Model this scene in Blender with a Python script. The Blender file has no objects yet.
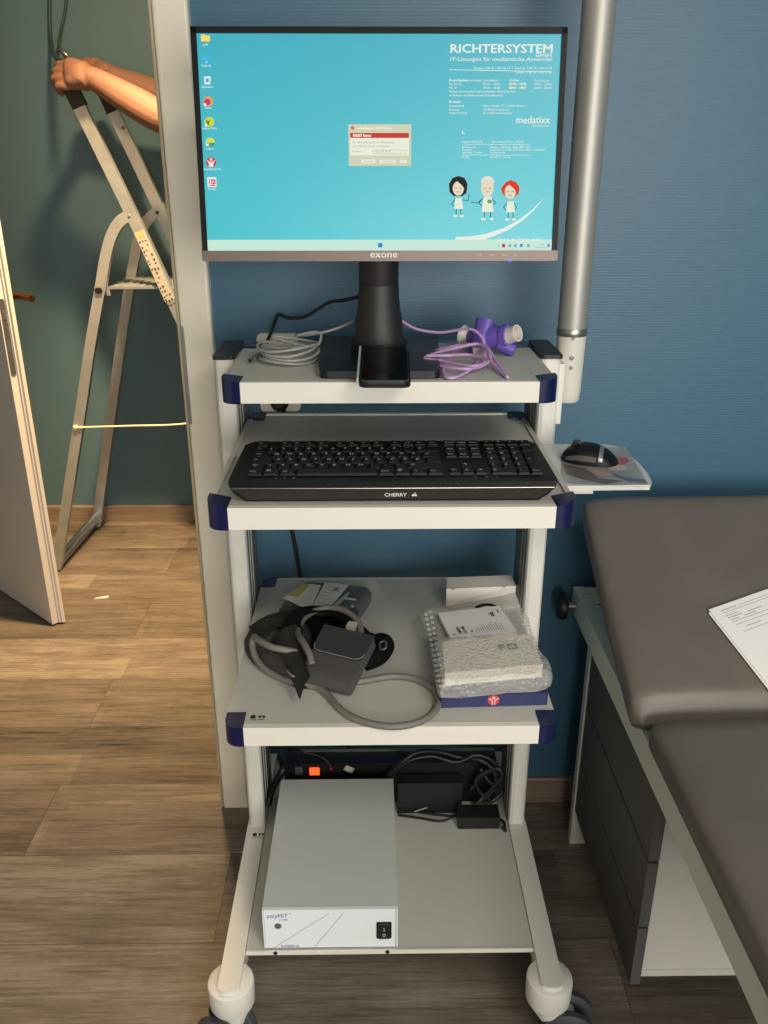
import bpy, bmesh, math, random
from mathutils import Vector, Matrix, noise
random.seed(7)
C = bpy.context.scene.collection
PI = math.pi
# ------------------------------------------------------------------ camera numbers (solved from the photograph)
F = 845.0; PT = math.radians(22.3); YW = math.radians(-0.75); H = 1.46
cp, sp = math.cos(PT), math.sin(PT); cy, sy = math.cos(YW), math.sin(YW)
def ray(px, py):
    u = (px - 384) / F; v = (py - 512) / F
    dx, dy, dz = u, cp - v * sp, -sp - v * cp
    return (dx * cy - dy * sy, dx * sy + dy * cy, dz)
def atY(px, py, Y):
    r = ray(px, py); t = Y / r[1]; return Vector((r[0] * t, Y, H + r[2] * t))
def atZ(px, py, Z):
    r = ray(px, py); t = (Z - H) / r[2]; return Vector((r[0] * t, r[1] * t, Z))
def V(*a): return Vector(a)

# ------------------------------------------------------------------ materials
def lin(c):
    return tuple(((x / 255) / 12.92 if x / 255 <= 0.04045 else ((x / 255 + 0.055) / 1.055) ** 2.4) for x in c) + (1,)
def mat(name, rgb, rough=0.5, metal=0.0, spec=0.5, coat=0.0, var=0.0, vscale=30.0, bump=0.0, bscale=200.0, emit=0.0, trans=0.0, alpha=1.0, stretch=None, sheen=0.0):
    m = bpy.data.materials.new(name); m.use_nodes = True
    nt = m.node_tree; b = nt.nodes['Principled BSDF']
    col = lin(rgb)
    b.inputs['Base Color'].default_value = col
    b.inputs['Roughness'].default_value = rough; b.inputs['Metallic'].default_value = metal
    b.inputs['Specular IOR Level'].default_value = spec; b.inputs['Coat Weight'].default_value = coat
    b.inputs['Transmission Weight'].default_value = trans; b.inputs['Alpha'].default_value = alpha
    b.inputs['Sheen Weight'].default_value = sheen
    tc = nt.nodes.new('ShaderNodeTexCoord'); mp = nt.nodes.new('ShaderNodeMapping')
    nt.links.new(tc.outputs['Object'], mp.inputs['Vector'])
    if stretch: mp.inputs['Scale'].default_value = stretch
    if var > 0:
        n = nt.nodes.new('ShaderNodeTexNoise'); n.inputs['Scale'].default_value = vscale; n.inputs['Detail'].default_value = 4
        nt.links.new(mp.outputs[0], n.inputs['Vector'])
        r = nt.nodes.new('ShaderNodeValToRGB')
        r.color_ramp.elements[0].position = 0.3; r.color_ramp.elements[1].position = 0.7
        r.color_ramp.elements[0].color = tuple(x * (1 - var) for x in col[:3]) + (1,)
        r.color_ramp.elements[1].color = tuple(min(1, x * (1 + var)) for x in col[:3]) + (1,)
        nt.links.new(n.outputs['Fac'], r.inputs['Fac']); nt.links.new(r.outputs['Color'], b.inputs['Base Color'])
    if bump > 0:
        n2 = nt.nodes.new('ShaderNodeTexNoise'); n2.inputs['Scale'].default_value = bscale; n2.inputs['Detail'].default_value = 3
        nt.links.new(mp.outputs[0], n2.inputs['Vector'])
        bp = nt.nodes.new('ShaderNodeBump'); bp.inputs['Strength'].default_value = bump; bp.inputs['Distance'].default_value = 0.002
        nt.links.new(n2.outputs['Fac'], bp.inputs['Height']); nt.links.new(bp.outputs['Normal'], b.inputs['Normal'])
    if emit > 0:
        b.inputs['Emission Color'].default_value = col; b.inputs['Emission Strength'].default_value = emit
    return m
def emis(name, rgb, s=1.0):
    m = bpy.data.materials.new(name); m.use_nodes = True; nt = m.node_tree
    nt.nodes.remove(nt.nodes['Principled BSDF'])
    e = nt.nodes.new('ShaderNodeEmission'); e.inputs['Color'].default_value = lin(rgb); e.inputs['Strength'].default_value = s
    nt.links.new(e.outputs[0], nt.nodes['Material Output'].inputs['Surface']); return m

def wall_mat(name='painted_woven_wallpaper', rgb=(63, 103, 126)):
    m = mat(name, rgb, rough=0.42, spec=0.45)
    nt = m.node_tree; b = nt.nodes['Principled BSDF']
    tc = nt.nodes.new('ShaderNodeTexCoord')
    mp = nt.nodes.new('ShaderNodeMapping'); mp.inputs['Scale'].default_value = (30, 30, 260)
    nt.links.new(tc.outputs['Object'], mp.inputs['Vector'])
    n = nt.nodes.new('ShaderNodeTexNoise'); n.inputs['Scale'].default_value = 1.0; n.inputs['Detail'].default_value = 3
    nt.links.new(mp.outputs[0], n.inputs['Vector'])
    w = nt.nodes.new('ShaderNodeTexWave'); w.wave_type = 'BANDS'; w.bands_direction = 'Z'; w.inputs['Scale'].default_value = 58.0
    w.inputs['Distortion'].default_value = 1.2; w.inputs['Detail'].default_value = 2; w.inputs['Detail Scale'].default_value = 3
    nt.links.new(tc.outputs['Object'], w.inputs['Vector'])
    mx = nt.nodes.new('ShaderNodeMath'); mx.operation = 'ADD'
    nt.links.new(n.outputs['Fac'], mx.inputs[0]); nt.links.new(w.outputs['Fac'], mx.inputs[1])
    bp = nt.nodes.new('ShaderNodeBump'); bp.inputs['Strength'].default_value = 0.09; bp.inputs['Distance'].default_value = 0.002
    nt.links.new(mx.outputs[0], bp.inputs['Height']); nt.links.new(bp.outputs['Normal'], b.inputs['Normal'])
    r = nt.nodes.new('ShaderNodeValToRGB'); c = lin(rgb)
    r.color_ramp.elements[0].position = 0.25; r.color_ramp.elements[1].position = 0.75
    r.color_ramp.elements[0].color = tuple(x * 0.93 for x in c[:3]) + (1,); r.color_ramp.elements[1].color = tuple(x * 1.07 for x in c[:3]) + (1,)
    nt.links.new(n.outputs['Fac'], r.inputs['Fac']); nt.links.new(r.outputs['Color'], b.inputs['Base Color'])
    return m

def wood_floor(name='laminate_floor', rot=False):
    m = bpy.data.materials.new(name); m.use_nodes = True; nt = m.node_tree; b = nt.nodes['Principled BSDF']
    L = nt.links.new; N = nt.nodes.new
    tc = N('ShaderNodeTexCoord')
    br = N('ShaderNodeTexBrick'); br.offset = 0.37; br.inputs['Scale'].default_value = 1.0
    br.inputs['Brick Width'].default_value = 1.28; br.inputs['Row Height'].default_value = 0.24
    br.inputs['Mortar Size'].default_value = 0.0009; br.inputs['Mortar Smooth'].default_value = 0.2; br.inputs['Bias'].default_value = 0.0
    br.inputs['Color1'].default_value = (0, 0, 0, 1); br.inputs['Color2'].default_value = (1, 1, 1, 1); br.inputs['Mortar'].default_value = (0.0, 0, 0, 1)
    mpb = N('ShaderNodeMapping'); mpb.inputs['Location'].default_value = (0.33, -0.06, 0); L(tc.outputs['Object'], mpb.inputs['Vector']); L(mpb.outputs[0], br.inputs['Vector'])
    # per-plank offset so that grain does not run across planks
    sep = N('ShaderNodeSeparateColor'); L(br.outputs['Color'], sep.inputs[0])
    comb = N('ShaderNodeCombineXYZ'); mul = N('ShaderNodeMath'); mul.operation = 'MULTIPLY'; mul.inputs[1].default_value = 37.0
    L(sep.outputs[0], mul.inputs[0]); L(mul.outputs[0], comb.inputs[0]); L(mul.outputs[0], comb.inputs[2])
    add = N('ShaderNodeVectorMath'); add.operation = 'ADD'; L(tc.outputs['Object'], add.inputs[0]); L(comb.outputs[0], add.inputs[1])
    def nz(scale, sx, sy_, det, rough=0.6, dist=0.0):
        mp = N('ShaderNodeMapping'); mp.inputs['Scale'].default_value = (sx, sy_, 1); L(add.outputs[0], mp.inputs['Vector'])
        n = N('ShaderNodeTexNoise'); n.inputs['Scale'].default_value = scale; n.inputs['Detail'].default_value = det
        n.inputs['Roughness'].default_value = rough; n.inputs['Distortion'].default_value = dist
        L(mp.outputs[0], n.inputs['Vector']); return n
    g1 = nz(2.4, 1.0, 9.0, 9, 0.68, 1.1); g2 = nz(11.0, 1.0, 15.0, 10, 0.82, 0.6); g3 = nz(2.6, 1.0, 4.5, 6, 0.62, 0.8); g4 = nz(60, 1, 0.10, 2)
    def mix(a, bb, f):
        x = N('ShaderNodeMath'); x.operation = 'MULTIPLY_ADD'; x.inputs[1].default_value = f; L(bb, x.inputs[0]); L(a, x.inputs[2]); return x.outputs[0]
    base = N('ShaderNodeMath'); base.operation = 'MULTIPLY'; base.inputs[1].default_value = 0.34; L(g1.outputs['Fac'], base.inputs[0])
    s = mix(base.outputs[0], g2.outputs['Fac'], 0.46); s = mix(s, g3.outputs['Fac'], 0.32); s = mix(s, sep.outputs[0], 0.13); s = mix(s, g4.outputs['Fac'], 0.06)
    g5 = nz(5.0, 1.0, 30.0, 6, 0.7, 0.2); st_ = N('ShaderNodeMapRange'); st_.inputs['From Min'].default_value = 0.50; st_.inputs['From Max'].default_value = 0.72
    L(g5.outputs['Fac'], st_.inputs['Value']); s = mix(s, st_.outputs['Result'], -0.19)
    g6 = nz(1.6, 1.0, 2.2, 4, 0.6, 0.5); st2 = N('ShaderNodeMapRange'); st2.inputs['From Min'].default_value = 0.5; st2.inputs['From Max'].default_value = 0.68
    L(g6.outputs['Fac'], st2.inputs['Value']); s = mix(s, st2.outputs['Result'], -0.07)
    br2 = N('ShaderNodeTexBrick'); br2.offset = 0.61; br2.inputs['Scale'].default_value = 1.0; br2.inputs['Brick Width'].default_value = 0.74; br2.inputs['Row Height'].default_value = 0.12; br2.inputs['Mortar Size'].default_value = 0.0
    br2.inputs['Color1'].default_value = (0, 0, 0, 1); br2.inputs['Color2'].default_value = (1, 1, 1, 1); L(mpb.outputs[0], br2.inputs['Vector'])
    sp2 = N('ShaderNodeSeparateColor'); L(br2.outputs['Color'], sp2.inputs[0]); s = mix(s, sp2.outputs[0], 0.11)
    r = N('ShaderNodeValToRGB'); cr = r.color_ramp
    cr.elements[0].position = 0.43; cr.elements[0].color = lin((52, 46, 41))
    cr.elements[1].position = 0.83; cr.elements[1].color = lin((146, 136, 122))
    for p, c in ((0.525, (84, 76, 68)), (0.625, (103, 93, 83)), (0.73, (121, 110, 98))):
        e = cr.elements.new(p); e.color = lin(c)
    L(s, r.inputs['Fac'])
    mo = N('ShaderNodeMix'); mo.data_type = 'RGBA'; mo.blend_type = 'MULTIPLY'
    inv = N('ShaderNodeMath'); inv.operation = 'MULTIPLY'; inv.inputs[1].default_value = 0.5; L(br.outputs['Fac'], inv.inputs[0])
    L(inv.outputs[0], mo.inputs['Factor']); L(r.outputs['Color'], mo.inputs['A']); mo.inputs['B'].default_value = (0.12, 0.1, 0.08, 1)
    L(mo.outputs['Result'], b.inputs['Base Color'])
    b.inputs['Roughness'].default_value = 0.42; b.inputs['Specular IOR Level'].default_value = 0.35
    bp = N('ShaderNodeBump'); bp.inputs['Strength'].default_value = 0.12; bp.inputs['Distance'].default_value = 0.001
    L(s, bp.inputs['Height']); L(bp.outputs['Normal'], b.inputs['Normal'])
    return m

M = {}
M['wall'] = wall_mat()
M['wall2'] = mat('corridor_wall_paint', (82, 112, 125), 0.6, var=.02, vscale=6, bump=.05, bscale=120)
M['floor'] = wood_floor()
M['ceil'] = mat('ceiling_paint', (225, 222, 214), 0.9)
M['plain'] = mat('bounce_white', (214, 210, 200), 0.85)  # white only to bounce light; the room's other walls are blue
M['frame'] = mat('door_frame_lacquer', (236, 228, 208), 0.38, var=0.01, vscale=4)
M['seal'] = mat('beige_seal', (180, 165, 132), 0.6)
M['doorw'] = mat('door_lacquer', (216, 206, 194), 0.4, var=0.015, vscale=3)
M['steel'] = mat('brushed_steel', (170, 168, 160), 0.35, 0.9)
M['brass'] = mat('aged_brass', (112, 74, 42), 0.35, 0.9)
M['shelf'] = mat('powder_coat_shaded', (196, 194, 184), 0.5, bump=0.03, bscale=900)  # same coat as the rims; shade of the top faces put into the colour
M['cream'] = mat('powder_coat_lit', (228, 224, 212), 0.42, bump=0.02, bscale=900)  # same coat as the plates; light on the front faces put into the colour
M['post'] = mat('post_powder_coat', (226, 223, 213), 0.45, bump=0.02, bscale=900)
M['groove'] = mat('anodised_groove', (128, 130, 128), 0.4, 0.6)
M['navy'] = mat('navy_plastic', (14, 21, 66), 0.25, coat=0.2)
M['black'] = mat('black_plastic', (16, 16, 17), 0.42, bump=0.04, bscale=1200)
M['blackm'] = mat('matt_black_plastic', (30, 28, 27), 0.5, bump=0.05, bscale=900)
M['gloss'] = mat('gloss_black', (8, 8, 9), 0.08, coat=0.5)
M['grey_hub'] = mat('grey_hub', (196, 196, 190), 0.45)
M['tyre'] = mat('grey_rubber', (62, 64, 68), 0.6)
M['alu'] = mat('satin_aluminium', (176, 173, 165), 0.5, 0.6, var=0.02, vscale=60, stretch=(1, 1, 0.05))
M['ladder'] = mat('worn_aluminium', (186, 190, 192), 0.36, 0.75, var=0.10, vscale=18)
M['sleeve'] = mat('cream_plastic', (216, 212, 200), 0.45)
M['screw'] = mat('screw_grey', (120, 120, 118), 0.4, 0.6)
M['bezel'] = mat('warm_silver_bezel', (118, 104, 97), 0.42, 0.3)
M['bezeld'] = mat('dark_bezel', (12, 12, 12), 0.5, spec=.25)
M['leather'] = mat('grey_vinyl', (106, 98, 90), 0.40, var=0.09, vscale=9, bump=0.10, bscale=350)
M['drawer'] = mat('anthracite_front', (88, 85, 82), 0.5, var=0.04, vscale=25)
M['cabw'] = mat('cabinet_white', (214, 210, 198), 0.5)
M['rail'] = mat('grey_green_rail', (222, 226, 214), 0.4)
M['paper'] = mat('white_paper', (236, 232, 228), 0.8)
M['ink'] = mat('grey_ink', (150, 148, 146), 0.8)
M['inkd'] = mat('dark_ink', (52, 50, 48), 0.8)
M['cable'] = mat('black_cable', (14, 14, 15), 0.45)
M['gcable'] = mat('grey_cable', (150, 149, 146), 0.4)
M['hose'] = mat('grey_rubber_hose', (118, 112, 106), 0.5)
M['pink'] = mat('lilac_cable', (196, 158, 204), 0.4)
M['purple'] = mat('purple_plastic', (106, 86, 178), 0.42)
M['mouthp'] = mat('ivory_tube', (228, 222, 208), 0.5)
M['fabric'] = mat('charcoal_nylon', (60, 57, 52), 0.65, bump=0.35, bscale=260, var=0.18, vscale=45)
M['webbing'] = mat('black_webbing', (12, 12, 12), 0.9, spec=.2, bump=0.3, bscale=500)
M['pouch'] = mat('grey_leatherette', (74, 72, 72), 0.38, bump=0.35, bscale=420)
M['pouchd'] = mat('dark_grey_leatherette', (50, 52, 54), 0.5, bump=0.3, bscale=420)
M['pack'] = mat('slate_wrap', (44, 48, 54), 0.4, var=0.1, vscale=40)
M['label'] = mat('label_paper', (206, 208, 202), 0.6)
M['yellow'] = mat('label_yellow', (176, 166, 62), 0.6)
M['card'] = mat('white_card', (232, 224, 214), 0.7, var=0.015, vscale=20)
M['bluebox'] = mat('navy_card', (40, 44, 82), 0.45)
M['red'] = mat('red_print', (206, 66, 70), 0.5)
M['devwhite'] = mat('device_white', (236, 240, 242), 0.45)
M['devgrey'] = mat('device_light_grey', (200, 202, 196), 0.5, bump=0.03, bscale=900)
M['blueink'] = mat('blue_print', (96, 122, 190), 0.6)
M['violet_ink'] = mat('violet_print', (136, 134, 168), 0.6)
M['switchw'] = mat('switch_print', (200, 202, 204), 0.5)
M['skin'] = mat('skin', (122, 86, 70), 0.7, var=0.06, vscale=40, bump=0.08, bscale=300)
M['shirt'] = mat('sand_shirt', (190, 160, 120), 0.85)
M['trouser'] = mat('dark_trousers', (50, 52, 60), 0.85)
M['hair'] = mat('brown_hair', (70, 50, 36), 0.7)
M['shoe'] = mat('work_shoe', (50, 44, 40), 0.6)
M['grip'] = mat('dark_grip', (34, 28, 26), 0.6)
M['teal'] = mat('dark_teal', (46, 70, 74), 0.6)
M['string'] = mat('pale_string', (222, 210, 176), 0.8)
M['wood'] = mat('skirting_oak', (138, 120, 104), 0.5, var=0.18, vscale=10, stretch=(1, 1, 16))
M['outlet'] = mat('socket_white', (232, 226, 210), 0.4)
M['plugr'] = mat('plug_dark', (44, 26, 30), 0.5)
M['orange'] = emis('switch_glow', (255, 84, 40), 2.0)
def clear_mat(name, fac, rgb, rough=0.12):
    m = bpy.data.materials.new(name); m.use_nodes = True; nt = m.node_tree; b = nt.nodes['Principled BSDF']
    b.inputs['Base Color'].default_value = lin(rgb); b.inputs['Roughness'].default_value = rough; b.inputs['Specular IOR Level'].default_value = 0.8
    t = nt.nodes.new('ShaderNodeBsdfTransparent'); x = nt.nodes.new('ShaderNodeMixShader'); x.inputs[0].default_value = fac
    nt.links.new(t.outputs[0], x.inputs[1]); nt.links.new(b.outputs[0], x.inputs[2]); nt.links.new(x.outputs[0], nt.nodes['Material Output'].inputs['Surface'])
    return m
M['clear'] = clear_mat('clear_film', 0.09, (215, 218, 214))
M['bubble'] = clear_mat('bubble_film', 0.33, (238, 236, 228), 0.2)

# ------------------------------------------------------------------ mesh helpers
ORG = {}
def origin(p):
    return ORG.get(p.name, Vector((0, 0, 0))) if p else Vector((0, 0, 0))
def obj(name, bm, m, parent=None, smooth=None, mtx=None, kind=None, bevel=0.0, label=None, mods=None):
    if isinstance(bm, bpy.types.Mesh):
        me = bm
    else:
        if bevel > 0:
            es = [e for e in bm.edges if len(e.link_faces) == 2 and e.calc_face_angle(0) > 0.6]
            bmesh.ops.bevel(bm, geom=es, offset=bevel, segments=2, affect='EDGES', clamp_overlap=True)
        bmesh.ops.recalc_face_normals(bm, faces=bm.faces[:])
        me = bpy.data.meshes.new(name); bm.to_mesh(me); bm.free()
    if mtx is not None: me.transform(mtx)
    o = bpy.data.objects.new(name, me); C.objects.link(o)
    if isinstance(m, (list, tuple)):
        for x in m: me.materials.append(x)
    else: me.materials.append(m)
    og = origin(parent)
    if parent:
        me.transform(Matrix.Translation(-og)); o.parent = parent
    ORG[o.name] = og
    if smooth is not None:
        for p in me.polygons: p.use_smooth = True
        if smooth is not True:
            try: me.set_sharp_from_angle(angle=math.radians(smooth))
            except Exception: pass
    if kind: o['kind'] = kind
    if label: o['label'] = label
    return o
def thing(name, label, cat, loc=(0, 0, 0), group=None):
    o = bpy.data.objects.new(name, None); C.objects.link(o); o.location = loc; o.empty_display_size = 0.05
    o['label'] = label; o['category'] = cat
    if group: o['group'] = group
    ORG[o.name] = Vector(loc); return o
def tag(o, label, cat, group=None):
    o['label'] = label; o['category'] = cat
    if group: o['group'] = group
    return o
def nb(): return bmesh.new()
def box(bm, x0, x1, y0, y1, z0, z1, mtx=None):
    vs = [bm.verts.new((x, y, z)) for z in (z0, z1) for y in (y0, y1) for x in (x0, x1)]
    fs = [(0, 2, 3, 1), (4, 5, 7, 6), (0, 1, 5, 4), (2, 6, 7, 3), (0, 4, 6, 2), (1, 3, 7, 5)]
    out = [bm.faces.new([vs[i] for i in f]) for f in fs]
    if mtx is not None:
        for v in vs: v.co = mtx @ v.co
    return bm
def B(x0, x1, y0, y1, z0, z1): return box(nb(), x0, x1, y0, y1, z0, z1)
def hexa(bm, bot, top):
    n = len(bot); a = [bm.verts.new(p) for p in bot]; b = [bm.verts.new(p) for p in top]
    bm.faces.new(a[::-1]); bm.faces.new(b)
    for i in range(n): bm.faces.new([a[i], a[(i + 1) % n], b[(i + 1) % n], b[i]])
    return bm
def prism(bm, poly, axis, lo, hi):
    f = {'z': lambda p, t: (p[0], p[1], t), 'y': lambda p, t: (p[0], t, p[1]), 'x': lambda p, t: (t, p[0], p[1])}[axis]
    return hexa(bm, [f(p, lo) for p in poly], [f(p, hi) for p in poly])
def rrect(x0, x1, y0, y1, r, n=5, corners=(1, 1, 1, 1)):
    pts = []
    cs = [(x1, y1, 0), (x0, y1, 1), (x0, y0, 2), (x1, y0, 3)]
    for k, (cx_, cy_, q) in enumerate(cs):
        if not corners[k]: pts.append((cx_, cy_)); continue
        sx = -1 if cx_ == x1 else 1; sy_ = -1 if cy_ == y1 else 1
        ox, oy = cx_ + sx * r, cy_ + sy_ * r
        for i in range(n + 1):
            a = q * PI / 2 + i / n * PI / 2
            pts.append((ox + r * math.cos(a), oy + r * math.sin(a)))
    return pts
def smooth_path(pts, k=8, closed=False):
    pts = [Vector(p) for p in pts]; n = len(pts); out = []
    rng = range(n) if closed else range(n - 1)
    for i in rng:
        p0 = pts[(i - 1) % n] if (closed or i > 0) else pts[i]
        p1 = pts[i]; p2 = pts[(i + 1) % n]
        p3 = pts[(i + 2) % n] if (closed or i + 2 < n) else p2
        for j in range(k):
            t = j / k
            out.append(0.5 * ((2 * p1) + (-p0 + p2) * t + (2 * p0 - 5 * p1 + 4 * p2 - p3) * t * t + (-p0 + 3 * p1 - 3 * p2 + p3) * t ** 3))
    if not closed: out.append(pts[-1])
    return out
def sweep(bm, pts, prof, closed=False, rad=None, up=None):
    """prof: list of 2-D points; parallel transport along pts"""
    pts = [Vector(p) for p in pts]; n = len(pts); rings = []
    def tan(i):
        a = pts[(i - 1) % n] if (closed or i > 0) else pts[i]; b = pts[(i + 1) % n] if (closed or i < n - 1) else pts[i]
        d = b - a
        return d.normalized() if d.length > 1e-9 else Vector((0, 0, 1))
    t = tan(0)
    u = Vector(up) if up else (Vector((0, 0, 1)) if abs(t.z) < 0.9 else Vector((1, 0, 0)))
    nrm = (u - t * u.dot(t)).normalized()
    for i in range(n):
        t = tan(i); nrm = (nrm - t * nrm.dot(t))
        nrm = nrm.normalized() if nrm.length > 1e-6 else t.orthogonal().normalized()
        bi = t.cross(nrm); s = rad[i] if rad else 1.0
        rings.append([bm.verts.new(pts[i] + nrm * (p[1] * s) + bi * (p[0] * s)) for p in prof])
    m = len(prof)
    for i in range(n if closed else n - 1):
        a, b = rings[i], rings[(i + 1) % n]
        for j in range(m): bm.faces.new([a[j], a[(j + 1) % m], b[(j + 1) % m], b[j]])
    if not closed:
        bm.faces.new(rings[0][::-1]); bm.faces.new(rings[-1])
    return bm
def circ(r, n=10): return [(r * math.cos(2 * PI * i / n), r * math.sin(2 * PI * i / n)) for i in range(n)]
def tube(bm, pts, r, k=8, closed=False, n=10, rad=None):
    P = smooth_path(pts, k, closed) if k > 1 else pts
    return sweep(bm, P, circ(r, n), closed, rad)
def cyl(bm, p0, p1, r0, r1=None, n=24):
    r1 = r0 if r1 is None else r1
    return sweep(bm, [p0, p1], circ(1.0, n), False, [r0, r1])
def lathe(bm, c, axis, prof, n=32):
    """prof list of (t along axis, r)"""
    c = Vector(c); a = Vector(axis).normalized(); u = a.orthogonal().normalized(); w = a.cross(u); rings = []
    for t, r in prof:
        rings.append([bm.verts.new(c + a * t + (u * math.cos(2 * PI * i / n) + w * math.sin(2 * PI * i / n)) * max(r, 1e-5)) for i in range(n)])
    for a_, b_ in zip(rings, rings[1:]):
        for i in range(n): bm.faces.new([a_[i], a_[(i + 1) % n], b_[(i + 1) % n], b_[i]])
    bm.faces.new(rings[0][::-1]); bm.faces.new(rings[-1]); return bm
def quad(bm, pts):
    bm.faces.new([bm.verts.new(p) for p in pts]); return bm
def text_mesh(s, size, align='LEFT', extrude=0.0002, xs=1.0, bold=0.0, space=1.0, shear=0.0):
    cu = bpy.data.curves.new('t', 'FONT'); cu.body = s; cu.size = size; cu.align_x = align; cu.extrude = extrude; cu.offset = bold
    cu.space_character = space; cu.resolution_u = 2; cu.shear = shear
    o = bpy.data.objects.new('t', cu); C.objects.link(o)
    dg = bpy.context.evaluated_depsgraph_get(); me = bpy.data.meshes.new_from_object(o.evaluated_get(dg))
    bpy.data.objects.remove(o); bpy.data.curves.remove(cu)
    if xs != 1: me.transform(Matrix.Diagonal((xs, 1, 1, 1)))
    return me
def add_text(bm, s, size, mtx, align='LEFT', xs=1.0, bold=0.0, extrude=0.0002, space=1.0, shear=0.0):
    me = text_mesh(s, size, align, extrude, xs, 0, space, shear); me.transform(mtx)
    ax_, ay_ = mtx.to_3x3().col[0].normalized(), mtx.to_3x3().col[1].normalized()
    if bold <= 0: bm.from_mesh(me)
    else:
        for k_, (dx, dy) in enumerate(((-1, 0), (1, 0), (0, .5), (0, -.5))):
            m2 = me.copy(); m2.transform(Matrix.Translation(ax_ * (dx * bold) + ay_ * (dy * bold) + ax_.cross(ay_) * (.00004 * k_))); bm.from_mesh(m2); bpy.data.meshes.remove(m2)
    bpy.data.meshes.remove(me); return bm
def frame_mtx(o, ex, ey):
    ex = Vector(ex).normalized(); ey = Vector(ey); ez = ex.cross(ey).normalized(); ey = ez.cross(ex)
    m = Matrix.Identity(4)
    for i, c in enumerate((ex, ey, ez)):
        for r in range(3): m[r][i] = c[r]
    for r in range(3): m[r][3] = o[r]
    return m
FRONT = lambda o: frame_mtx(o, (1, 0, 0), (0, 0, 1))       # text on a face that looks towards -y
def struct(name, bm, m, **k):
    o = obj(name, bm, m, **k); o['kind'] = 'structure'; return o

# ------------------------------------------------------------------ the room
WY = 1.672          # our wall, face towards us
WB = 1.79           # its other face
W2 = 3.475          # far wall of the corridor
struct('floor', B(-2.3, 2.4, -2.4, 3.7, -0.1, 0.0), M['floor'])
OX0, OX1 = -1.33, -0.372    # door opening
struct('wall_back', B(OX1, 2.3, WY, WB, 0.0, 2.6), M['wall'])
struct('wall_back_left', B(-2.2, OX0, WY, WB, 0.0, 2.6), M['wall'])
struct('wall_back_lintel', B(OX0, OX1, WY, WB, 2.05, 2.6), M['wall'])
struct('wall_corridor', B(-2.2, 2.3, W2, W2 + 0.12, 0.0, 2.6), M['wall2'])
struct('wall_corridor_left', B(-2.3, -2.2, WY, W2 + 0.12, 0.0, 2.6), M['wall2'])
struct('wall_corridor_right', B(2.3, 2.4, WY, W2 + 0.12, 0.0, 2.6), M['wall2'])
struct('wall_left', B(-2.3, -2.2, -2.3, WY, 0.0, 2.6), M['plain'])  # unseen wall, kept white as a reflector for the sides facing it
struct('wall_right', B(2.3, 2.4, -2.3, WY, 0.0, 2.6), M['wall'])
struct('ceiling', B(-2.3, 2.4, -2.4, W2 + 0.12, 2.6, 2.7), M['ceil'])
# wall behind the photographer, with the window that lights the room
bm = nb(); wx0, wx1, wz0, wz1 = -0.2, 2.1, 0.70, 2.15
for a in ((-2.3, wx0, 0, 2.6), (wx1, 2.4, 0, 2.6), (wx0, wx1, 0, wz0), (wx0, wx1, wz1, 2.6)): box(bm, a[0], a[1], -2.4, -2.3, a[2], a[3])
struct('wall_front', bm, M['wall'])
bm = nb()
for a in ((wx0, wx0 + 0.06, wz0, wz1), (wx1 - 0.06, wx1, wz0, wz1), (wx0, wx1, wz0, wz0 + 0.06), (wx0, wx1, wz1 - 0.06, wz1), (0.92, 0.98, wz0, wz1)):
    box(bm, a[0], a[1], -2.38, -2.33, a[2], a[3])
struct('window_1', bm, M['frame'])
# skirting boards
bm = prism(nb(), [(WY, 0.0), (WY, 0.072), (WY - 0.010, 0.072), (WY - 0.013, 0.066), (WY - 0.013, 0.0)], 'x', -0.311, 2.3)
struct('baseboard_back', bm, M['wood'])
bm = prism(nb(), [(W2, 0.0), (W2, 0.075), (W2 - 0.010, 0.075), (W2 - 0.013, 0.069), (W2 - 0.013, 0.0)], 'x', -2.2, 2.3)
struct('baseboard_corridor', bm, M['wood'])
# door frame round the opening: casing with a rounded outer edge, lining, seal, strike plate
tr = struct('trim_1', prism(nb(), rrect(-0.372, -0.311, WY - 0.022, WY, 0.006, 3, (0, 0, 1, 1)), 'z', 0.0, 2.12), M['frame'])
tr2 = struct('trim_2', B(-0.3765, -0.3725, WY - 0.014, WB, 0.0, 2.07), M['frame'])
o = obj('rubber_seal', prism(nb(), rrect(-0.3785, -0.3725, WY - 0.020, WY - 0.014, 0.002, 3), 'z', 0.0, 2.06), M['seal'], tr)
sp0 = atY(178, 326, WY - 0.02); sp1 = atY(190, 424, WY - 0.02)
bm = prism(nb(), rrect(-0.3725, -0.3655, sp1.z, sp0.z, 0.0030, 4), 'y', WY - 0.0232, WY - 0.018); obj('strike_plate', bm, M['steel'], tr)
struct('trim_3', B(OX0 - 0.05, OX0 + 0.015, WY - 0.02, WY, 0.0, 2.12), M['frame'])
struct('trim_4', B(OX0 + 0.015, -0.373, WY - 0.02, WY, 2.05, 2.12), M['frame'])

# ------------------------------------------------------------------ open door leaf in the corridor
A = V(-1.100, 2.541, 0.008); D = (V(-1.387, 2.805, 0.008) - A); D.z = 0; D.normalize(); Nn = V(-D.y, D.x, 0)
if Nn.y < 0: Nn = -Nn
DM = frame_mtx(A, D, Nn)        # local: x along leaf, y through thickness, z up
if (DM.to_3x3() @ V(0, 0, 1)).z < 0:
    DM = frame_mtx(A, D, Nn); DM[0][2] = 0; DM[1][2] = 0; DM[2][2] = 1
dl = struct('door_1', prism(nb(), [(0.0, 0.0), (0.0, 0.022), (-0.006, 0.023), (-0.006, 0.028), (-0.013, 0.030), (-0.013, 0.041), (0.85, 0.041), (0.85, 0.0)], 'z', 0.0, 2.0), M['doorw'], mtx=DM)
bm = prism(nb(), rrect(0.0035, 0.0195, 0.86, 1.09, 0.008, 4), 'x', -0.0016, 0.001); obj('lock_plate', bm, M['steel'], dl, mtx=DM)
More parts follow.
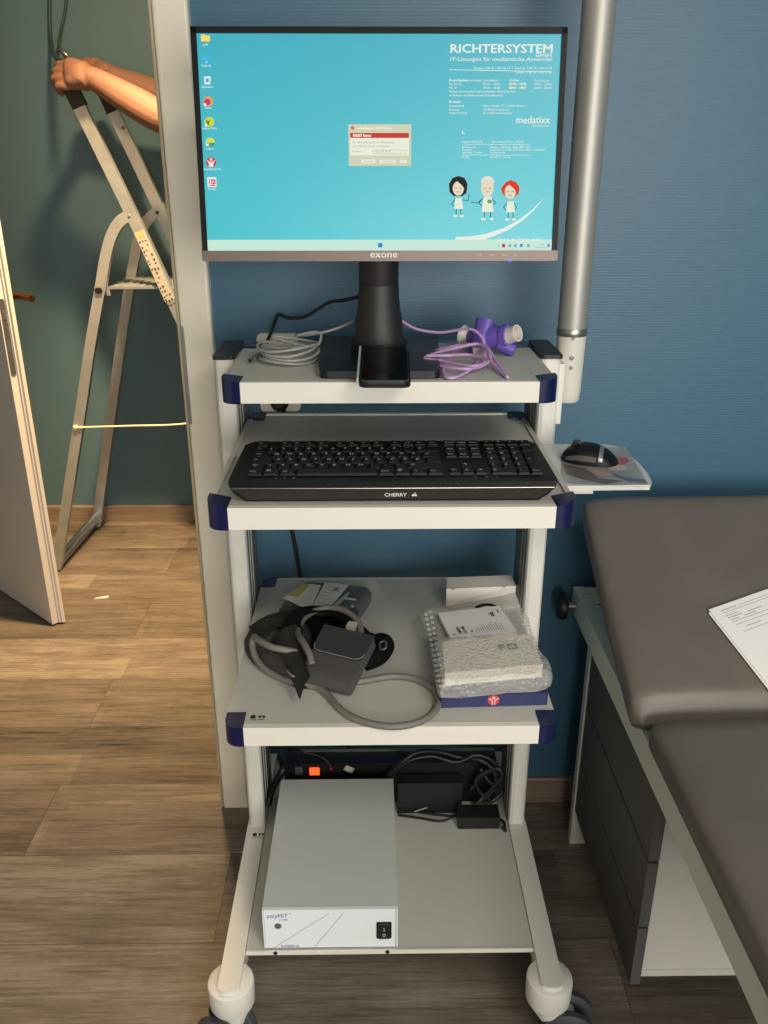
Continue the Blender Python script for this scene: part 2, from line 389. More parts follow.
bm = nb(); box(bm, -0.003, 0.0, 0.007, 0.016, 1.03, 1.055); box(bm, -0.0022, 0.0, 0.008, 0.015, 0.93, 0.965); obj('latch', bm, M['screw'], dl, mtx=DM)
bm = nb(); cyl(bm, (0.06, 0.041, 1.085), (0.06, 0.047, 1.085), 0.024); cyl(bm, (0.06, 0.045, 1.085), (0.06, 0.085, 1.085), 0.009)
tube(bm, [(0.06, 0.078, 1.085), (0.035, 0.088, 1.086), (0.0, 0.09, 1.086), (-0.035, 0.088, 1.085)], 0.0105, 6)
tube(bm, [(0.06, 0.082, 1.085), (0.09, 0.09, 1.084), (0.155, 0.088, 1.082)], 0.0095, 6); obj('door_handle', bm, M['brass'], dl, smooth=50, mtx=DM)

# ------------------------------------------------------------------ step ladder
LD = thing('step_ladder', 'worn aluminium step ladder standing against the corridor wall', 'ladder', (-0.85, 3.2, 0))
def rail_mesh(pts, w, t, k=1, up=(0, 1, 0)):
    return sweep(nb(), smooth_path(pts, k) if k > 1 else pts, [(-w / 2, -t / 2), (w / 2, -t / 2), (w / 2, t / 2), (-w / 2, t / 2)], up=up)
def lx(px, py, Y): return atY(px, py, Y)
nT, nB_, fT, fB = 3.04, 2.975, 3.31, 3.385     # depth of near / far stile at top, bottom
def yn(z): return nB_ + (nT - nB_) * min(1, z / 1.3)
def yf(z): return fB + (fT - fB) * min(1, z / 1.3)
def npt(px, py):
    Y = nT
    for _ in range(4): Y = yn(atY(px, py, Y).z)
    return atY(px, py, Y)
def fpt(px, py):
    Y = fT
    for _ in range(4): Y = yf(atY(px, py, Y).z)
    return atY(px, py, Y)
g0 = npt(70, 86); j0 = npt(176.5, 308); dr = (j0 - g0) / (j0.z - g0.z)
def onrail(z, g, Yf):
    p = g + dr * (z - g.z); p.y = Yf(z); return p
near_rail = [onrail(1.60, g0, yn), onrail(1.3, g0, yn), onrail(0.0, g0, yn)]
tilt_off = V(0.005, 0, 0)
obj('climbing_stile', rail_mesh([onrail(g0.z - 0.02, g0, yn), onrail(1.3, g0, yn), onrail(0.02, g0, yn)], 0.026, 0.040, 1, (1, 0, 0)), M['ladder'], LD, bevel=0.003)
FX = V(.032, 0, 0)
obj('climbing_stile', rail_mesh([onrail(g0.z - 0.02, g0, yf) + FX, onrail(1.3, g0, yf) + FX, onrail(0.02, g0, yf) + FX], 0.026, 0.040, 1, (1, 0, 0)), M['ladder'], LD, bevel=0.003)
# dark grip hoop on top
gt = onrail(g0.z - 0.062, g0, yn); gtop = onrail(g0.z + 0.005, g0, yn); gf = onrail(g0.z - 0.062, g0, yf) + FX; gft = onrail(g0.z + 0.005, g0, yf) + FX
obj('top_grip', sweep(nb(), smooth_path([gt, gtop, gtop + V(-0.02, 0.03, 0.03), gft + V(-0.02, -0.03, 0.03), gft, gf], 6), [(-0.016, -0.0225), (0.016, -0.0225), (0.016, 0.0225), (-0.016, 0.0225)], up=(1, 0, 0)), M['grip'], LD, bevel=0.003)
lege = [(57, 568), (79, 426), (91, 345), (101, 288), (106, 258), (112, 236), (121, 221), (135, 213)]
obj('support_stile', rail_mesh([npt(*p) for p in lege], 0.026, 0.036, 5, (1, 0, 0)), M['ladder'], LD, bevel=0.003)
lef = [(96.5, 525), (120, 352), (130, 285), (135, 258), (139, 238), (146, 222), (158, 211), (166, 208)]
obj('support_stile', rail_mesh([fpt(*p) for p in lef], 0.026, 0.036, 5, (1, 0, 0)), M['ladder'], LD, bevel=0.003)
# cross braces at the foot
a, b = npt(58, 560), fpt(97, 514); a2, b2 = npt(58, 570), fpt(94, 527)
obj('foot_brace', tube(nb(), [a, b], 0.015, 1, n=12), M['ladder'], LD, smooth=50)
obj('foot_brace', tube(nb(), [a2 + V(0, 0, 0.014), b2 + V(0, 0, 0.014)], 0.011, 1, n=12), M['ladder'], LD, smooth=50)
# platform and treads
pl = npt(105, 284); pz = pl.z - 0.012
bm = prism(nb(), [(pl.x, pz - 0.028), (pl.x, pz), (pl.x + 0.02, pz + 0.003), (pl.x + 0.33, pz + 0.003), (pl.x + 0.33, pz - 0.028), (pl.x + 0.32, pz - 0.028), (pl.x + 0.32, pz - 0.006), (pl.x + 0.012, pz - 0.006), (pl.x + 0.012, pz - 0.028)], 'y', yn(1) + 0.01, yf(1) - 0.01)
for i in range(9): box(bm, pl.x + 0.03 + i * 0.03, pl.x + 0.04 + i * 0.03, yn(1) + 0.02, yf(1) - 0.02, pz + 0.003, pz + 0.006)
obj('platform', bm, M['ladder'], LD)
for z in (0.27, 0.54, 0.80):
    p = onrail(z, g0, yn)
    bm = prism(nb(), [(p.x - 0.05, z - 0.025), (p.x - 0.05, z), (p.x + 0.04, z), (p.x + 0.04, z - 0.025), (p.x + 0.034, z - 0.025), (p.x + 0.034, z - 0.005), (p.x - 0.044, z - 0.005), (p.x - 0.044, z - 0.025)], 'y', yn(z) + 0.012, yf(z) - 0.012)
    for i in range(4): box(bm, p.x - 0.04 + i * 0.02, p.x - 0.032 + i * 0.02, yn(z) + 0.02, yf(z) - 0.02, z, z + 0.003)
    obj('tread', bm, M['ladder'], LD)
# end cap, rivets, sticker
p = npt(100, 290); bm = nb(); lathe(bm, p + V(0, -0.021, 0), (0, 1, 0), [(0, 0.011), (0.006, 0.011)], 16); bmesh.ops.scale(bm, vec=(1.2, 1, 1), space=Matrix.Translation(-p), verts=bm.verts); obj('end_plug', bm, M['black'], LD)
for px, py in ((130, 216), (124, 128)): 
    p = npt(px, py); obj('rivet', lathe(nb(), p + V(0, -0.0165, 0), (0, 1, 0), [(0, 0.004), (0.004, 0.006)], 10), M['screw'], LD)
p = fpt(158, 212); obj('rivet', lathe(nb(), p + V(0, -0.0225, 0), (0, 1, 0), [(0, 0.004), (0.008, 0.007)], 10), M['black'], LD)
s0, s1 = npt(140, 231), npt(171, 300); ex = (s1 - s0).normalized(); ey = V(0, -1, 0).cross(ex)
yy = V(0, -0.0138, 0)
def st(u, w, d=0.0): return s0 + ex * u + ey * w + yy - V(0, d, 0)
Ls = (s1 - s0).length; bm = nb(); quad(bm, [st(0, -0.0185), st(Ls, -0.0185), st(Ls, 0.0185), st(0, 0.0185)]); sk = obj('warning_sticker', bm, mat('sticker_dull', (150, 150, 146), .6), LD)
bm = nb()
random.seed(3)
for i in range(int(Ls / 0.016)):
    for w in (-0.016, -0.006, 0.005):
        if random.random() < 0.75:
            u = 0.03 + i * 0.016 + random.uniform(-.003, .003); l_ = random.uniform(.004, .011); quad(bm, [st(u, w, .0006), st(u + l_, w + .001, .0006), st(u + l_ * .8, w + 0.006, .0006), st(u + 0.001, w + 0.007, .0006)])
obj('sticker_print', bm, M['inkd'], sk)
bm = nb(); quad(bm, [st(0.004, -0.012, .0007), st(0.020, -0.012, .0007), st(0.020, 0.010, .0007), st(0.004, 0.010, .0007)]); obj('sticker_mark', bm, mat('sticker_orange', (214, 150, 80), .6), sk)
# safety string across the ladder
a = npt(77, 426); e = onrail(0.62, g0, yn)
obj('safety_strap', tube(nb(), [a + V(0, -0.02, 0), a.lerp(e, .35) + V(0, -0.015, -0.012), a.lerp(e, .7) + V(0, -0.015, -0.022), e + V(0, -0.02, -0.005)], 0.0035, 6), M['string'], LD, smooth=True)
obj('strap_knot', lathe(nb(), a + V(0, -0.024, 0), (0, 1, 0), [(0, 0.004), (0.004, 0.009), (0.009, 0.008)], 10), M['string'], LD)
# little scrap on the floor
p = atZ(101, 599, 0.0)
bm = nb(); hexa(bm, [p + V(-.025, -.004, 0), p + V(.02, .006, 0), p + V(.027, .016, 0), p + V(-.016, .008, 0)], [p + V(-.023, -.003, .006), p + V(.019, .007, .004), p + V(.024, .014, .007), p + V(-.015, .007, .004)])
tag(obj('packaging_scrap', bm, M['label']), 'small pale scrap lying on the corridor floor in front of the ladder', 'scrap')

# ------------------------------------------------------------------ equipment cart
CX = 0.0250
cart = thing('equipment_cart', 'light grey medical equipment cart with navy shelf corners and a monitor on top', 'cart', (CX, 1.30, 0))
XL, XR = -0.2285, 0.279
def post(s):
    # s=-1 left, +1 right. plan outline with a T-slot in the inner side
    xo, xi = CX + s * 0.291, CX + s * 0.2575
    y0, y1 = 1.402, 1.530
    def q(x, y): return (x, y)
    pl_ = [(xo, y0 + 0.008), (xo - s * 0.004, y0 + 0.002), (xo - s * 0.010, y0), (xi + s * 0.008, y0), (xi + s * 0.002, y0 + 0.003), (xi, y0 + 0.008),
           (xi, y0 + 0.030), (xi + s * 0.012, y0 + 0.030), (xi + s * 0.012, y0 + 0.040), (xi, y0 + 0.040), (xi, y0 + 0.056), (xi + s * 0.012, y0 + 0.056), (xi + s * 0.012, y0 + 0.066), (xi, y0 + 0.066), (xi, y1), (xo, y1)]
    p = obj('post', prism(nb(), pl_, 'z', 0.165, 1.161), M['post'], cart)
    bm = B(min(xi + s * .001, xi - s * 0.001), max(xi + s * .001, xi - s * 0.001), y0 + 0.014, y0 + 0.028, 0.17, 1.150)
    box(bm, min(xi + s * .001, xi - s * 0.001), max(xi + s * .001, xi - s * 0.001), y0 + 0.042, y0 + 0.054, 0.17, 1.150)
    box(bm, min(xi + s * .001, xi - s * 0.001), max(xi + s * .001, xi - s * 0.001), y0 + 0.068, y1 - 0.002, 0.17, 1.150)
    obj('slot_track', bm, M['groove'], p)
    bm = prism(nb(), rrect(min(xo, xi) - 0.0015, max(xo, xi) + 0.0015, y0 - 0.004, y1 + 0.004, 0.006, 4), 'z', 1.161, 1.1675)
    obj('post_cap', bm, M['black'], cart, bevel=0.002)
    return p
post(-1); pr = post(1)
SH = []
def bumper(shelf, x, y, z0, z1, sx, front=True, lip=0.0, wx=0.030, wy=0.040):
    # rounded corner block; x,y = outer corner, body goes inwards
    xi = x - sx * wx
    x0, x1 = min(x, xi), max(x, xi)
    y0, y1 = (y, y + wy) if front else (y - wy, y)
    corners = [0, 0, 0, 0]
    idx = {(1, False): 0, (-1, False): 1, (-1, True): 2, (1, True): 3}[(sx, front)]
    corners[idx] = 1
    bm = prism(nb(), rrect(x0, x1, y0, y1, 0.022, 6, tuple(corners)), 'z', z0, z1)
    if lip > 0:      # top slopes up towards the outer side
        for v in bm.verts:
            if v.co.z > z1 - 1e-6: v.co.z += lip * max(0, 1 - abs(v.co.x - x) / wx) ** .7
    return obj('corner_bumper', bm, M['navy'], shelf, bevel=0.0025, smooth=35)
def shelf(name, y0, y1, zt, zb, back_bump=True, lip=0.0, flip=0.004, label=None):
    bm = nb()
    # plate with turned-down rim all round, front corners cut away for the bumpers
    xa, xb = XL + 0.0275, XR - 0.0275
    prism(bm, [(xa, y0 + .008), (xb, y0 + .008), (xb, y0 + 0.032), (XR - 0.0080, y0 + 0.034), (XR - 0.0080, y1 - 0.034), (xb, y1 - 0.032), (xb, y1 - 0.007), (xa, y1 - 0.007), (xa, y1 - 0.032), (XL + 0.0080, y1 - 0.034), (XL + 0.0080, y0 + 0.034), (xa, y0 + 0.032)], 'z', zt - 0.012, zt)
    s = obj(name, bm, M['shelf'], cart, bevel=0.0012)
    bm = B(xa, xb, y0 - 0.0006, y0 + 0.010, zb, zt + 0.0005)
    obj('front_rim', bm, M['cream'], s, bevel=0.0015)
    for xq in (XL + 0.0005, XR - 0.0085): obj('side_rim', B(xq, xq + .008, y0 + 0.034, y1 - 0.034, zb, zt + flip + .0004), M['shelf'], s, bevel=0.001)
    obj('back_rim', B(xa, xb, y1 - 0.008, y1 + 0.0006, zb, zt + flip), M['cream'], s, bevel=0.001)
    for sx, x in ((-1, XL), (1, XR)):
        bumper(s, x, y0 - 0.001, zb - 0.001, zt + 0.001, sx, True, lip)
        if back_bump: bumper(s, x, y1, zb - 0.001, zt + 0.003, sx, False, lip * 0.6)
    return s
top = shelf('top_shelf', 1.2375, 1.532, 1.161, 1.1295, True, 0.004, 0.0)
tray = shelf('keyboard_tray', 1.0640, 1.530, 1.030, 0.9985, True, 0.007, 0.003)
low = shelf('middle_shelf', 1.0565, 1.556, 0.676, 0.6435, True, 0.0, 0.0)
# maker's mark on shelf corner
def little_mark(parent, p, name='maker_mark'):
    bm = nb(); m0 = frame_mtx(p, (1, 0, 0), (0, 1, 0))
    lathe(bm, p + V(0.004, 0.006, 0), (0, 0, 1), [(0, 0.004), (0.0003, 0.004)], 14); box(bm, p.x, p.x + 0.008, p.y + 0.0015, p.y + 0.0055, p.z, p.z + 0.0003)
    box(bm, p.x + 0.012, p.x + 0.0165, p.y + 0.003, p.y + 0.0085, p.z, p.z + 0.0003); box(bm, p.x + 0.0185, p.x + 0.0225, p.y + 0.003, p.y + 0.0085, p.z, p.z + 0.0003)
    box(bm, p.x, p.x + 0.010, p.y - 0.003, p.y - 0.0018, p.z, p.z + 0.0003); box(bm, p.x + 0.0115, p.x + 0.0225, p.y - 0.003, p.y - 0.0018, p.z, p.z + 0.0003)
    obj(name, bm, M['inkd'], parent)
little_mark(low, atZ(250, 719, 0.6763))
# base: plate between two feet
bp0 = 1.098
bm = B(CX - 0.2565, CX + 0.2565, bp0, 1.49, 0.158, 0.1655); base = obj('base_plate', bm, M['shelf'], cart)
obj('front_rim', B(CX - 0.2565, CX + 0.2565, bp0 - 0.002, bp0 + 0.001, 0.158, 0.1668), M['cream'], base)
for x in (-0.1790, 0.0205): obj('rivet', lathe(nb(), (x, bp0 - 0.0028, 0.163), (0, 1, 0), [(0, 0.004), (0.002, 0.004)], 10), M['black'], base)
def foot(s):
    xo, xi = CX + s * 0.2945, CX + s * 0.2575
    x0, x1 = min(xo, xi), max(xo, xi); r = (x1 - x0) / 2
    # rounded front end, a shallow step where it drops into the castor housing
    pts = [(x1, 1.64), (x0, 1.64), (x0, 1.030)] + [(CX + s * 0.276 - r * math.cos(a), 1.026 - r * 0.55 * math.sin(a)) for a in [PI * k / 10 for k in range(11)]] + [(x1, 1.030)]
    f = obj('foot_beam', prism(nb(), pts, 'z', 0.125, 0.1695), M['post'], cart, bevel=0.0012)
    for (cyy, ang) in ((1.046, -0.9 if s < 0 else 0.6), (1.60, 0.4)):
        cxx = CX + s * 0.276
        bm = lathe(nb(), (cxx, cyy, 0.0), (0, 0, 1), [(0.104, 0.030), (0.107, 0.0365), (0.112, 0.0388), (0.150, 0.0400), (0.1575, 0.0390), (0.160, 0.0360)], 40)
        ca = obj('castor', bm, M['post'], cart, smooth=40)
        d = V(-math.sin(ang) if s < 0 else math.sin(ang), -math.cos(ang) if cyy < 1.3 else math.cos(ang), 0) * 0.032
        if cyy < 1.3: d = V(-0.012, -0.012, 0) if s < 0 else V(0.036, -0.004, 0)
        ax = V(-d.y, d.x, 0).normalized() if not (cyy < 1.3 and s < 0) else V(0.45, 1, 0).normalized()
        wc = V(cxx, cyy, 0.050) + d
        # fork hood
        bm = nb(); cyl(bm, (cxx, cyy, 0.101), (cxx + d.x * .3, cyy + d.y * .3, 0.075), 0.030, 0.026, 24)
        sweep(bm, [V(cxx, cyy, 0.082), wc + V(0, 0, 0.024), wc], circ(0.013, 12), False, [1.6, 1.3, 1.0]); obj('fork', bm, M['post'], ca, smooth=40)
        off = 0.021
        for k in (-1, 1):
            w = lathe(nb(), wc + ax * (k * off), ax, [(-0.011, 0.030), (-0.010, 0.044), (-0.005, 0.0495), (0.005, 0.0495), (0.010, 0.044), (0.011, 0.030)], 36)
            wo = obj('wheel', w, M['tyre'], ca, smooth=40)
            obj('wheel_hub', lathe(nb(), wc + ax * (k * (off + 0.001)), ax, [(-0.012, 0.008), (-0.0115, 0.028), (0.0115, 0.028), (0.012, 0.008)], 28), M['grey_hub'], wo, smooth=40)
    return f
fl = foot(-1); foot(1)
little_mark(fl, atZ(252.5, 836.5, 0.1698))
# aluminium side pole with cream end sleeve, clamped to the right post
pc = V(0.3445, 1.468, 0)
pole = obj('side_pole', cyl(nb(), pc + V(0, 0, 1.198), pc + V(-0.0, 0, 2.15), 0.0248, 0.0268, 48), M['alu'], cart, smooth=40)
obj('pole_ring', lathe(nb(), pc, (0, 0, 1), [(1.188, 0.0250), (1.190, 0.0262), (1.199, 0.0262), (1.201, 0.0250)], 40), M['steel'], pole, smooth=40)
obj('pole_sleeve', lathe(nb(), pc, (0, 0, 1), [(1.072, 0.0205), (1.075, 0.0225), (1.090, 0.0235), (1.188, 0.0250)], 40), M['sleeve'], pole, smooth=50)
for px, py, r in ((573, 339, 0.0028), (571.5, 358, 0.0042), (571, 368, 0.003)):
    p = atY(px, py, pc.y - 0.0245); bm = lathe(nb(), p, (0, -1, 0), [(-0.003, r), (0.0008, r), (0.0012, r * .6)], 14); obj('screw', bm, M['screw'], pole)
obj('pole_clamp', B(0.3155, 0.3240, 1.410, 1.485, 1.045, 1.150), M['post'], cart, bevel=0.002)
# swing-out mouse shelf
zm = 1.020
pts_px = [(541, 487), (640, 487), (650, 486), (652, 482), (648, 474), (640, 464), (630, 455), (618, 446), (606, 444.5), (535, 444)]
pl_ = [atZ(x, y, zm) for x, y in pts_px]
for p in pl_:
    p.x = max(p.x, XR + 0.002)
ms = obj('mouse_shelf', hexa(nb(), [p - V(0, 0, 0.004) for p in pl_], pl_), mat('pale_shelf_plate', (206, 208, 206), .35), cart, bevel=0.0015)
obj('edge_lip', hexa(nb(), [V(p.x, p.y, zm - 0.0062) for p in (pl_[0], pl_[2], pl_[2] + V(0, .004, 0), pl_[0] + V(0, .004, 0))], [V(p.x, p.y, zm + 0.001) for p in (pl_[0], pl_[2], pl_[2] + V(0, .004, 0), pl_[0] + V(0, .004, 0))]), M['cream'], ms)
obj('hinge_arm', B(XR - 0.012, XR + 0.05, 1.18, 1.30, zm - 0.016, zm - 0.0045), M['post'], ms)

# printed mouse card + mouse
cq = [(596, 447.5), (626, 447), (648, 483.5), (606, 484.5), (560, 482), (562, 456)]
cz = zm + 0.0012
bm = hexa(nb(), [atZ(x, y, zm + 0.0002) for x, y in cq], [atZ(x, y, cz) for x, y in cq])
mpad = tag(obj('mouse_mat', bm, mat('mat_print', (150, 152, 154), .3, var=.25, vscale=18)), 'printed mouse mat with grey and red picture on the swing-out shelf', 'mouse mat')
def patch(name, pxs, m, z, parent): 
    bm = nb(); quad(bm, [atZ(x, y, z) for x, y in pxs]); return obj(name, bm, m, parent)
patch('printed_patch', [(562, 464), (585, 468), (600, 478), (625, 481), (606, 484), (585, 480), (566, 474)], mat('mat_dark', (98, 92, 90), .3, var=.3, vscale=40), cz + .0003, mpad)
patch('printed_patch', [(612, 458), (626, 457), (630, 461), (622, 465), (610, 464)], mat('mat_red', (176, 86, 92), .3, var=.2, vscale=60), cz + .0004, mpad)
patch('printed_patch', [(612, 465), (622, 465), (629, 469), (618, 471), (608, 469)], mat('mat_skin', (196, 172, 160), .3), cz + .0004, mpad)
patch('printed_patch', [(590, 470), (606, 471), (614, 475), (606, 477), (594, 474)], mat('mat_skin2', (176, 146, 130), .3), cz + .0005, mpad)
patch('printed_patch', [(612, 472), (622, 476), (645, 479.5), (647, 482.5), (630, 482), (614, 476)], mat('mat_blue', (92, 104, 122), .3), cz + .0004, mpad)
# mouse: lofted body, long axis roughly along x
ma, mb_ = atZ(562.5, 454, cz), atZ(611, 462, cz)
mcen = (ma + mb_) / 2 + V(0.002, -0.012, 0); mex = V(1, -0.32, 0).normalized(); mm = frame_mtx(mcen, mex, V(-mex.y, mex.x, 0))
mouse = thing('computer_mouse', 'black cordless mouse with silver stripe on the swing-out shelf', 'mouse', mcen)
def mouse_shell(bm, sc=1.0, zs=1.0, t0=0.0, t1=1.0, nseg=20, wf=lambda t: 1.0, zoff=0.0, a0=0, a1=PI):
    rings = []
    for i in range(nseg + 1):
        t = t0 + (t1 - t0) * i / nseg
        x = -0.046 + 0.092 * t
        w = 0.031 * (max(0.0, 1 - abs(2 * t - 1.0) ** 3.2)) ** 0.5 * (0.90 + 0.16 * t) * wf(t)
        h = (0.008 + 0.021 * math.sin(PI * min(1, max(0, (t * 0.92 + 0.10))) ) ** 0.9) * zs * (max(0.0, 1 - abs(2 * t - 1.0) ** 5)) ** 0.5
        rings.append([bm.verts.new((x, w * math.cos(a) * sc, zoff + h * math.sin(a) ** 0.75 * sc if math.sin(a) > 0 else zoff)) for a in [a0 + (a1 - a0) * k / 14 for k in range(15)]])
    for a, b in zip(rings, rings[1:]):
        for k in range(14): bm.faces.new([a[k], a[k + 1], b[k + 1], b[k]])
    return bm
bm = mouse_shell(nb()); bmesh.ops.remove_doubles(bm, verts=bm.verts, dist=1e-6)
bmesh.ops.holes_fill(bm, edges=[e for e in bm.edges if e.is_boundary])
obj('mouse_body', bm, mat('mouse_black', (13, 13, 14), .5, spec=.3), mouse, smooth=60, mtx=mm)
bm = mouse_shell(nb(), 1.03, 1.0, 0.66, 0.73, 4, zoff=0.0, a0=0.9, a1=2.9); obj('silver_stripe', bm, mat('mouse_silver', (150, 146, 142), .3, .6), mouse, smooth=True, mtx=mm)
bm = mouse_shell(nb(), 1.03, 1.0, 0.10, 0.62, 10, a0=PI * .86, a1=PI * .95); obj('side_grip', bm, mat('mouse_trim', (96, 94, 90), .35, .4), mouse, smooth=True, mtx=mm)
bm = lathe(nb(), (-0.022, -0.0045, 0.0245), (0, 1, 0), [(0, 0.006), (0.001, 0.008), (0.008, 0.008), (0.009, 0.006)], 18); obj('scroll_wheel', bm, M['blackm'], mouse, mtx=mm)

# ------------------------------------------------------------------ keyboard
KY0, KY1 = 1.082, 1.245; KX0, KX1 = -0.201, 0.255
KC = (KX0 + KX1) / 2
kb = thing('keyboard', 'black full-size computer keyboard lying on the pull-out tray', 'keyboard', (KC, KY0, 1.031))
zk = 1.0310
def kz(y): return zk + 0.0285 + (y - (KY0 + 0.012)) * 0.06       # top surface
bm = nb()
# body lofted in y: front face leans, narrow at the bottom
secs = [(KY0 + 0.004, zk + 0.001, 0.020), (KY0, zk + 0.006, 0.015), (KY0 + 0.002, zk + 0.015, 0.006), (KY0 + 0.010, zk + 0.0255, 0.000)]
def ring_y(): return
pts = [(KX0 + 0.026, KY0 + 0.004), (KX1 - 0.026, KY0 + 0.004), (KX1 - 0.006, KY0 + 0.03), (KX1 - 0.010, KY1 - 0.004), (KX1 - 0.02, KY1), (KX0 + 0.02, KY1), (KX0 + 0.010, KY1 - 0.004), (KX0 + 0.006, KY0 + 0.03)]
mid = [(KX0 + 0.006, KY0), (KX1 - 0.006, KY0), (KX1, KY0 + 0.016), (KX1 - 0.004, KY1 - 0.014), (KX1 - 0.016, KY1 + 0.002), (KX0 + 0.016, KY1 + 0.002), (KX0 + 0.004, KY1 - 0.014), (KX0, KY0 + 0.016)]
topp = [(KX0 + 0.002, KY0 + 0.006), (KX1 - 0.002, KY0 + 0.006), (KX1 - 0.001, KY0 + 0.018), (KX1 - 0.006, KY1 - 0.014), (KX1 - 0.018, KY1), (KX0 + 0.018, KY1), (KX0 + 0.006, KY1 - 0.014), (KX0 + 0.001, KY0 + 0.018)]
r0 = [bm.verts.new((x, y, zk + 0.001)) for x, y in pts]; r1 = [bm.verts.new((x, y, zk + 0.019 + (y - KY0) * .05)) for x, y in mid]; r2 = [bm.verts.new((x, y, kz(y) - 0.001)) for x, y in topp]
bm.faces.new(r0[::-1]); bm.faces.new(r2)
for a, b in ((r0, r1), (r1, r2)):
    for i in range(8): bm.faces.new([a[i], a[(i + 1) % 8], b[(i + 1) % 8], b[i]])
kbody = obj('housing', bm, mat('keyboard_black', (8, 8, 9), .45, spec=.25), kb, bevel=0.0018)
bm = nb(); quad(bm, [(KX0 + 0.008, KY0 - 0.0008, zk + 0.0192), (KX1 - 0.008, KY0 - 0.0008, zk + 0.0192), (KX1 - 0.028, KY0 + 0.0028, zk + 0.003), (KX0 + 0.028, KY0 + 0.0028, zk + 0.003)])
ff = obj('front_panel', bm, mat('keyboard_front', (46, 42, 40), .6, spec=.3), kb)
bm = tube(nb(), [(KX0 + 0.003, KY0 + 0.012, zk + 0.0225), (KX0 + 0.007, KY0 + 0.0005, zk + 0.0205), (KC, KY0 - 0.0005, zk + 0.0205), (KX1 - 0.007, KY0 + 0.0005, zk + 0.0205), (KX1 - 0.003, KY0 + 0.012, zk + 0.0225)], 0.0009, 1, n=8)
obj('chrome_strip', bm, mat('chrome', (150, 138, 130), .28, 1.0), kb)
bm = nb(); fm = frame_mtx(V(0.0345 - 0.020, KY0 - 0.0004, zk + 0.0085), (1, 0, 0), (0, -0.18, 1))
add_text(bm, 'CHERRY', 0.0078, fm, xs=1.05, bold=0.00012); 
for dx in (0.0, 0.0035): lathe(bm, fm @ V(0.0395 + dx, 0.0018, 0.0), fm.to_3x3() @ V(0, 0, 1), [(0, 0.0018), (0.0003, 0.0018)], 10)
tube(bm, [fm @ V(0.0395, 0.002, 0.0002), fm @ V(0.042, 0.0062, 0.0002), fm @ V(0.043, 0.002, 0.0002)], 0.0004, 3, n=5)
obj('maker_lettering', bm, mat('logo_white', (220, 220, 216), .5), ff)
bm = nb()
for x, y in ((KX0 + 0.025, KY0 - 0.002), (KX1 - 0.025, KY0 - 0.002)): lathe(bm, (x, KY0 + 0.018, zk - 0.0006), (0, 0, 1), [(0, 0.006), (0.004, 0.006)], 12)
obj('rubber_foot', bm, M['black'], kb)
# keys (German layout), 19 mm grid
P_ = 0.0187; gy0 = KY0 + 0.026; gx0 = KX0 + 0.024
rows = []
def row(r, x, items):
    for w, t in items:
        if t is not None: rows.append((x, r, w, 1, t))
        x += w
row(0, 0, [(1.25, 'Strg'), (1.25, '⊞'), (1.25, 'Alt'), (6.25, ''), (1.25, 'AltGr'), (1.25, '⊞'), (1.25, 'Fn'), (1.25, 'Strg')])
row(1, 0, [(1.25, '⇧'), (1, '<')] + [(1, c) for c in 'YXCVBNM'] + [(1, ','), (1, '.'), (1, '-'), (2.75, '⇧')])
row(2, 0, [(1.75, '⇩')] + [(1, c) for c in 'ASDFGHJKLÖÄ'] + [(1, '#'), (1.25, '')])
row(3, 0, [(1.5, '⇥')] + [(1, c) for c in 'QWERTZUIOPÜ'] + [(1, '+'), (1.5, '↵')])
row(4, 0, [(1, '^')] + [(1, c) for c in '1234567890ß'] + [(1, '´'), (2, '←')])
row(5, 0, [(1, 'Esc'), (1, None)] + [(1, 'F%d' % i) for i in (1, 2, 3, 4)] + [(0.5, None)] + [(1, 'F%d' % i) for i in (5, 6, 7, 8)] + [(0.5, None)] + [(1, 'F%d' % i) for i in (9, 10, 11, 12)])
x3 = 15.35
row(5, x3, [(1, 'Druck'), (1, 'Rollen'), (1, 'Pause')]); row(4, x3, [(1, 'Einfg'), (1, 'Pos1'), (1, 'Bild↑')]); row(3, x3, [(1, 'Entf'), (1, 'Ende'), (1, 'Bild↓')])
row(1, x3, [(1, None), (1, '↑')]); row(0, x3, [(1, '←'), (1, '↓'), (1, '→')])
x4 = 18.6
row(5, x4, [(1, '▪'), (1, '▪'), (1, '▪'), (1, '▪')]); row(4, x4, [(1, 'Num'), (1, '÷'), (1, '×'), (1, '-')]); row(3, x4, [(1, '7'), (1, '8'), (1, '9')]); row(2, x4, [(1, '4'), (1, '5'), (1, '6')])
row(1, x4, [(1, '1'), (1, '2'), (1, '3')]); row(0, x4, [(2, '0'), (1, ',')])
rows.append((x4 + 3, 2, 1, 2, '+')); rows.append((x4 + 3, 0, 1, 2, 'Enter'))
mk = mat('key_black', (10, 10, 11), .5, spec=.25)
rowh = 0.0212
leg_bm = nb(); rest = nb(); nk = 0
order = sorted(rows, key=lambda k: (-(k[2] * k[3]), k[1]))
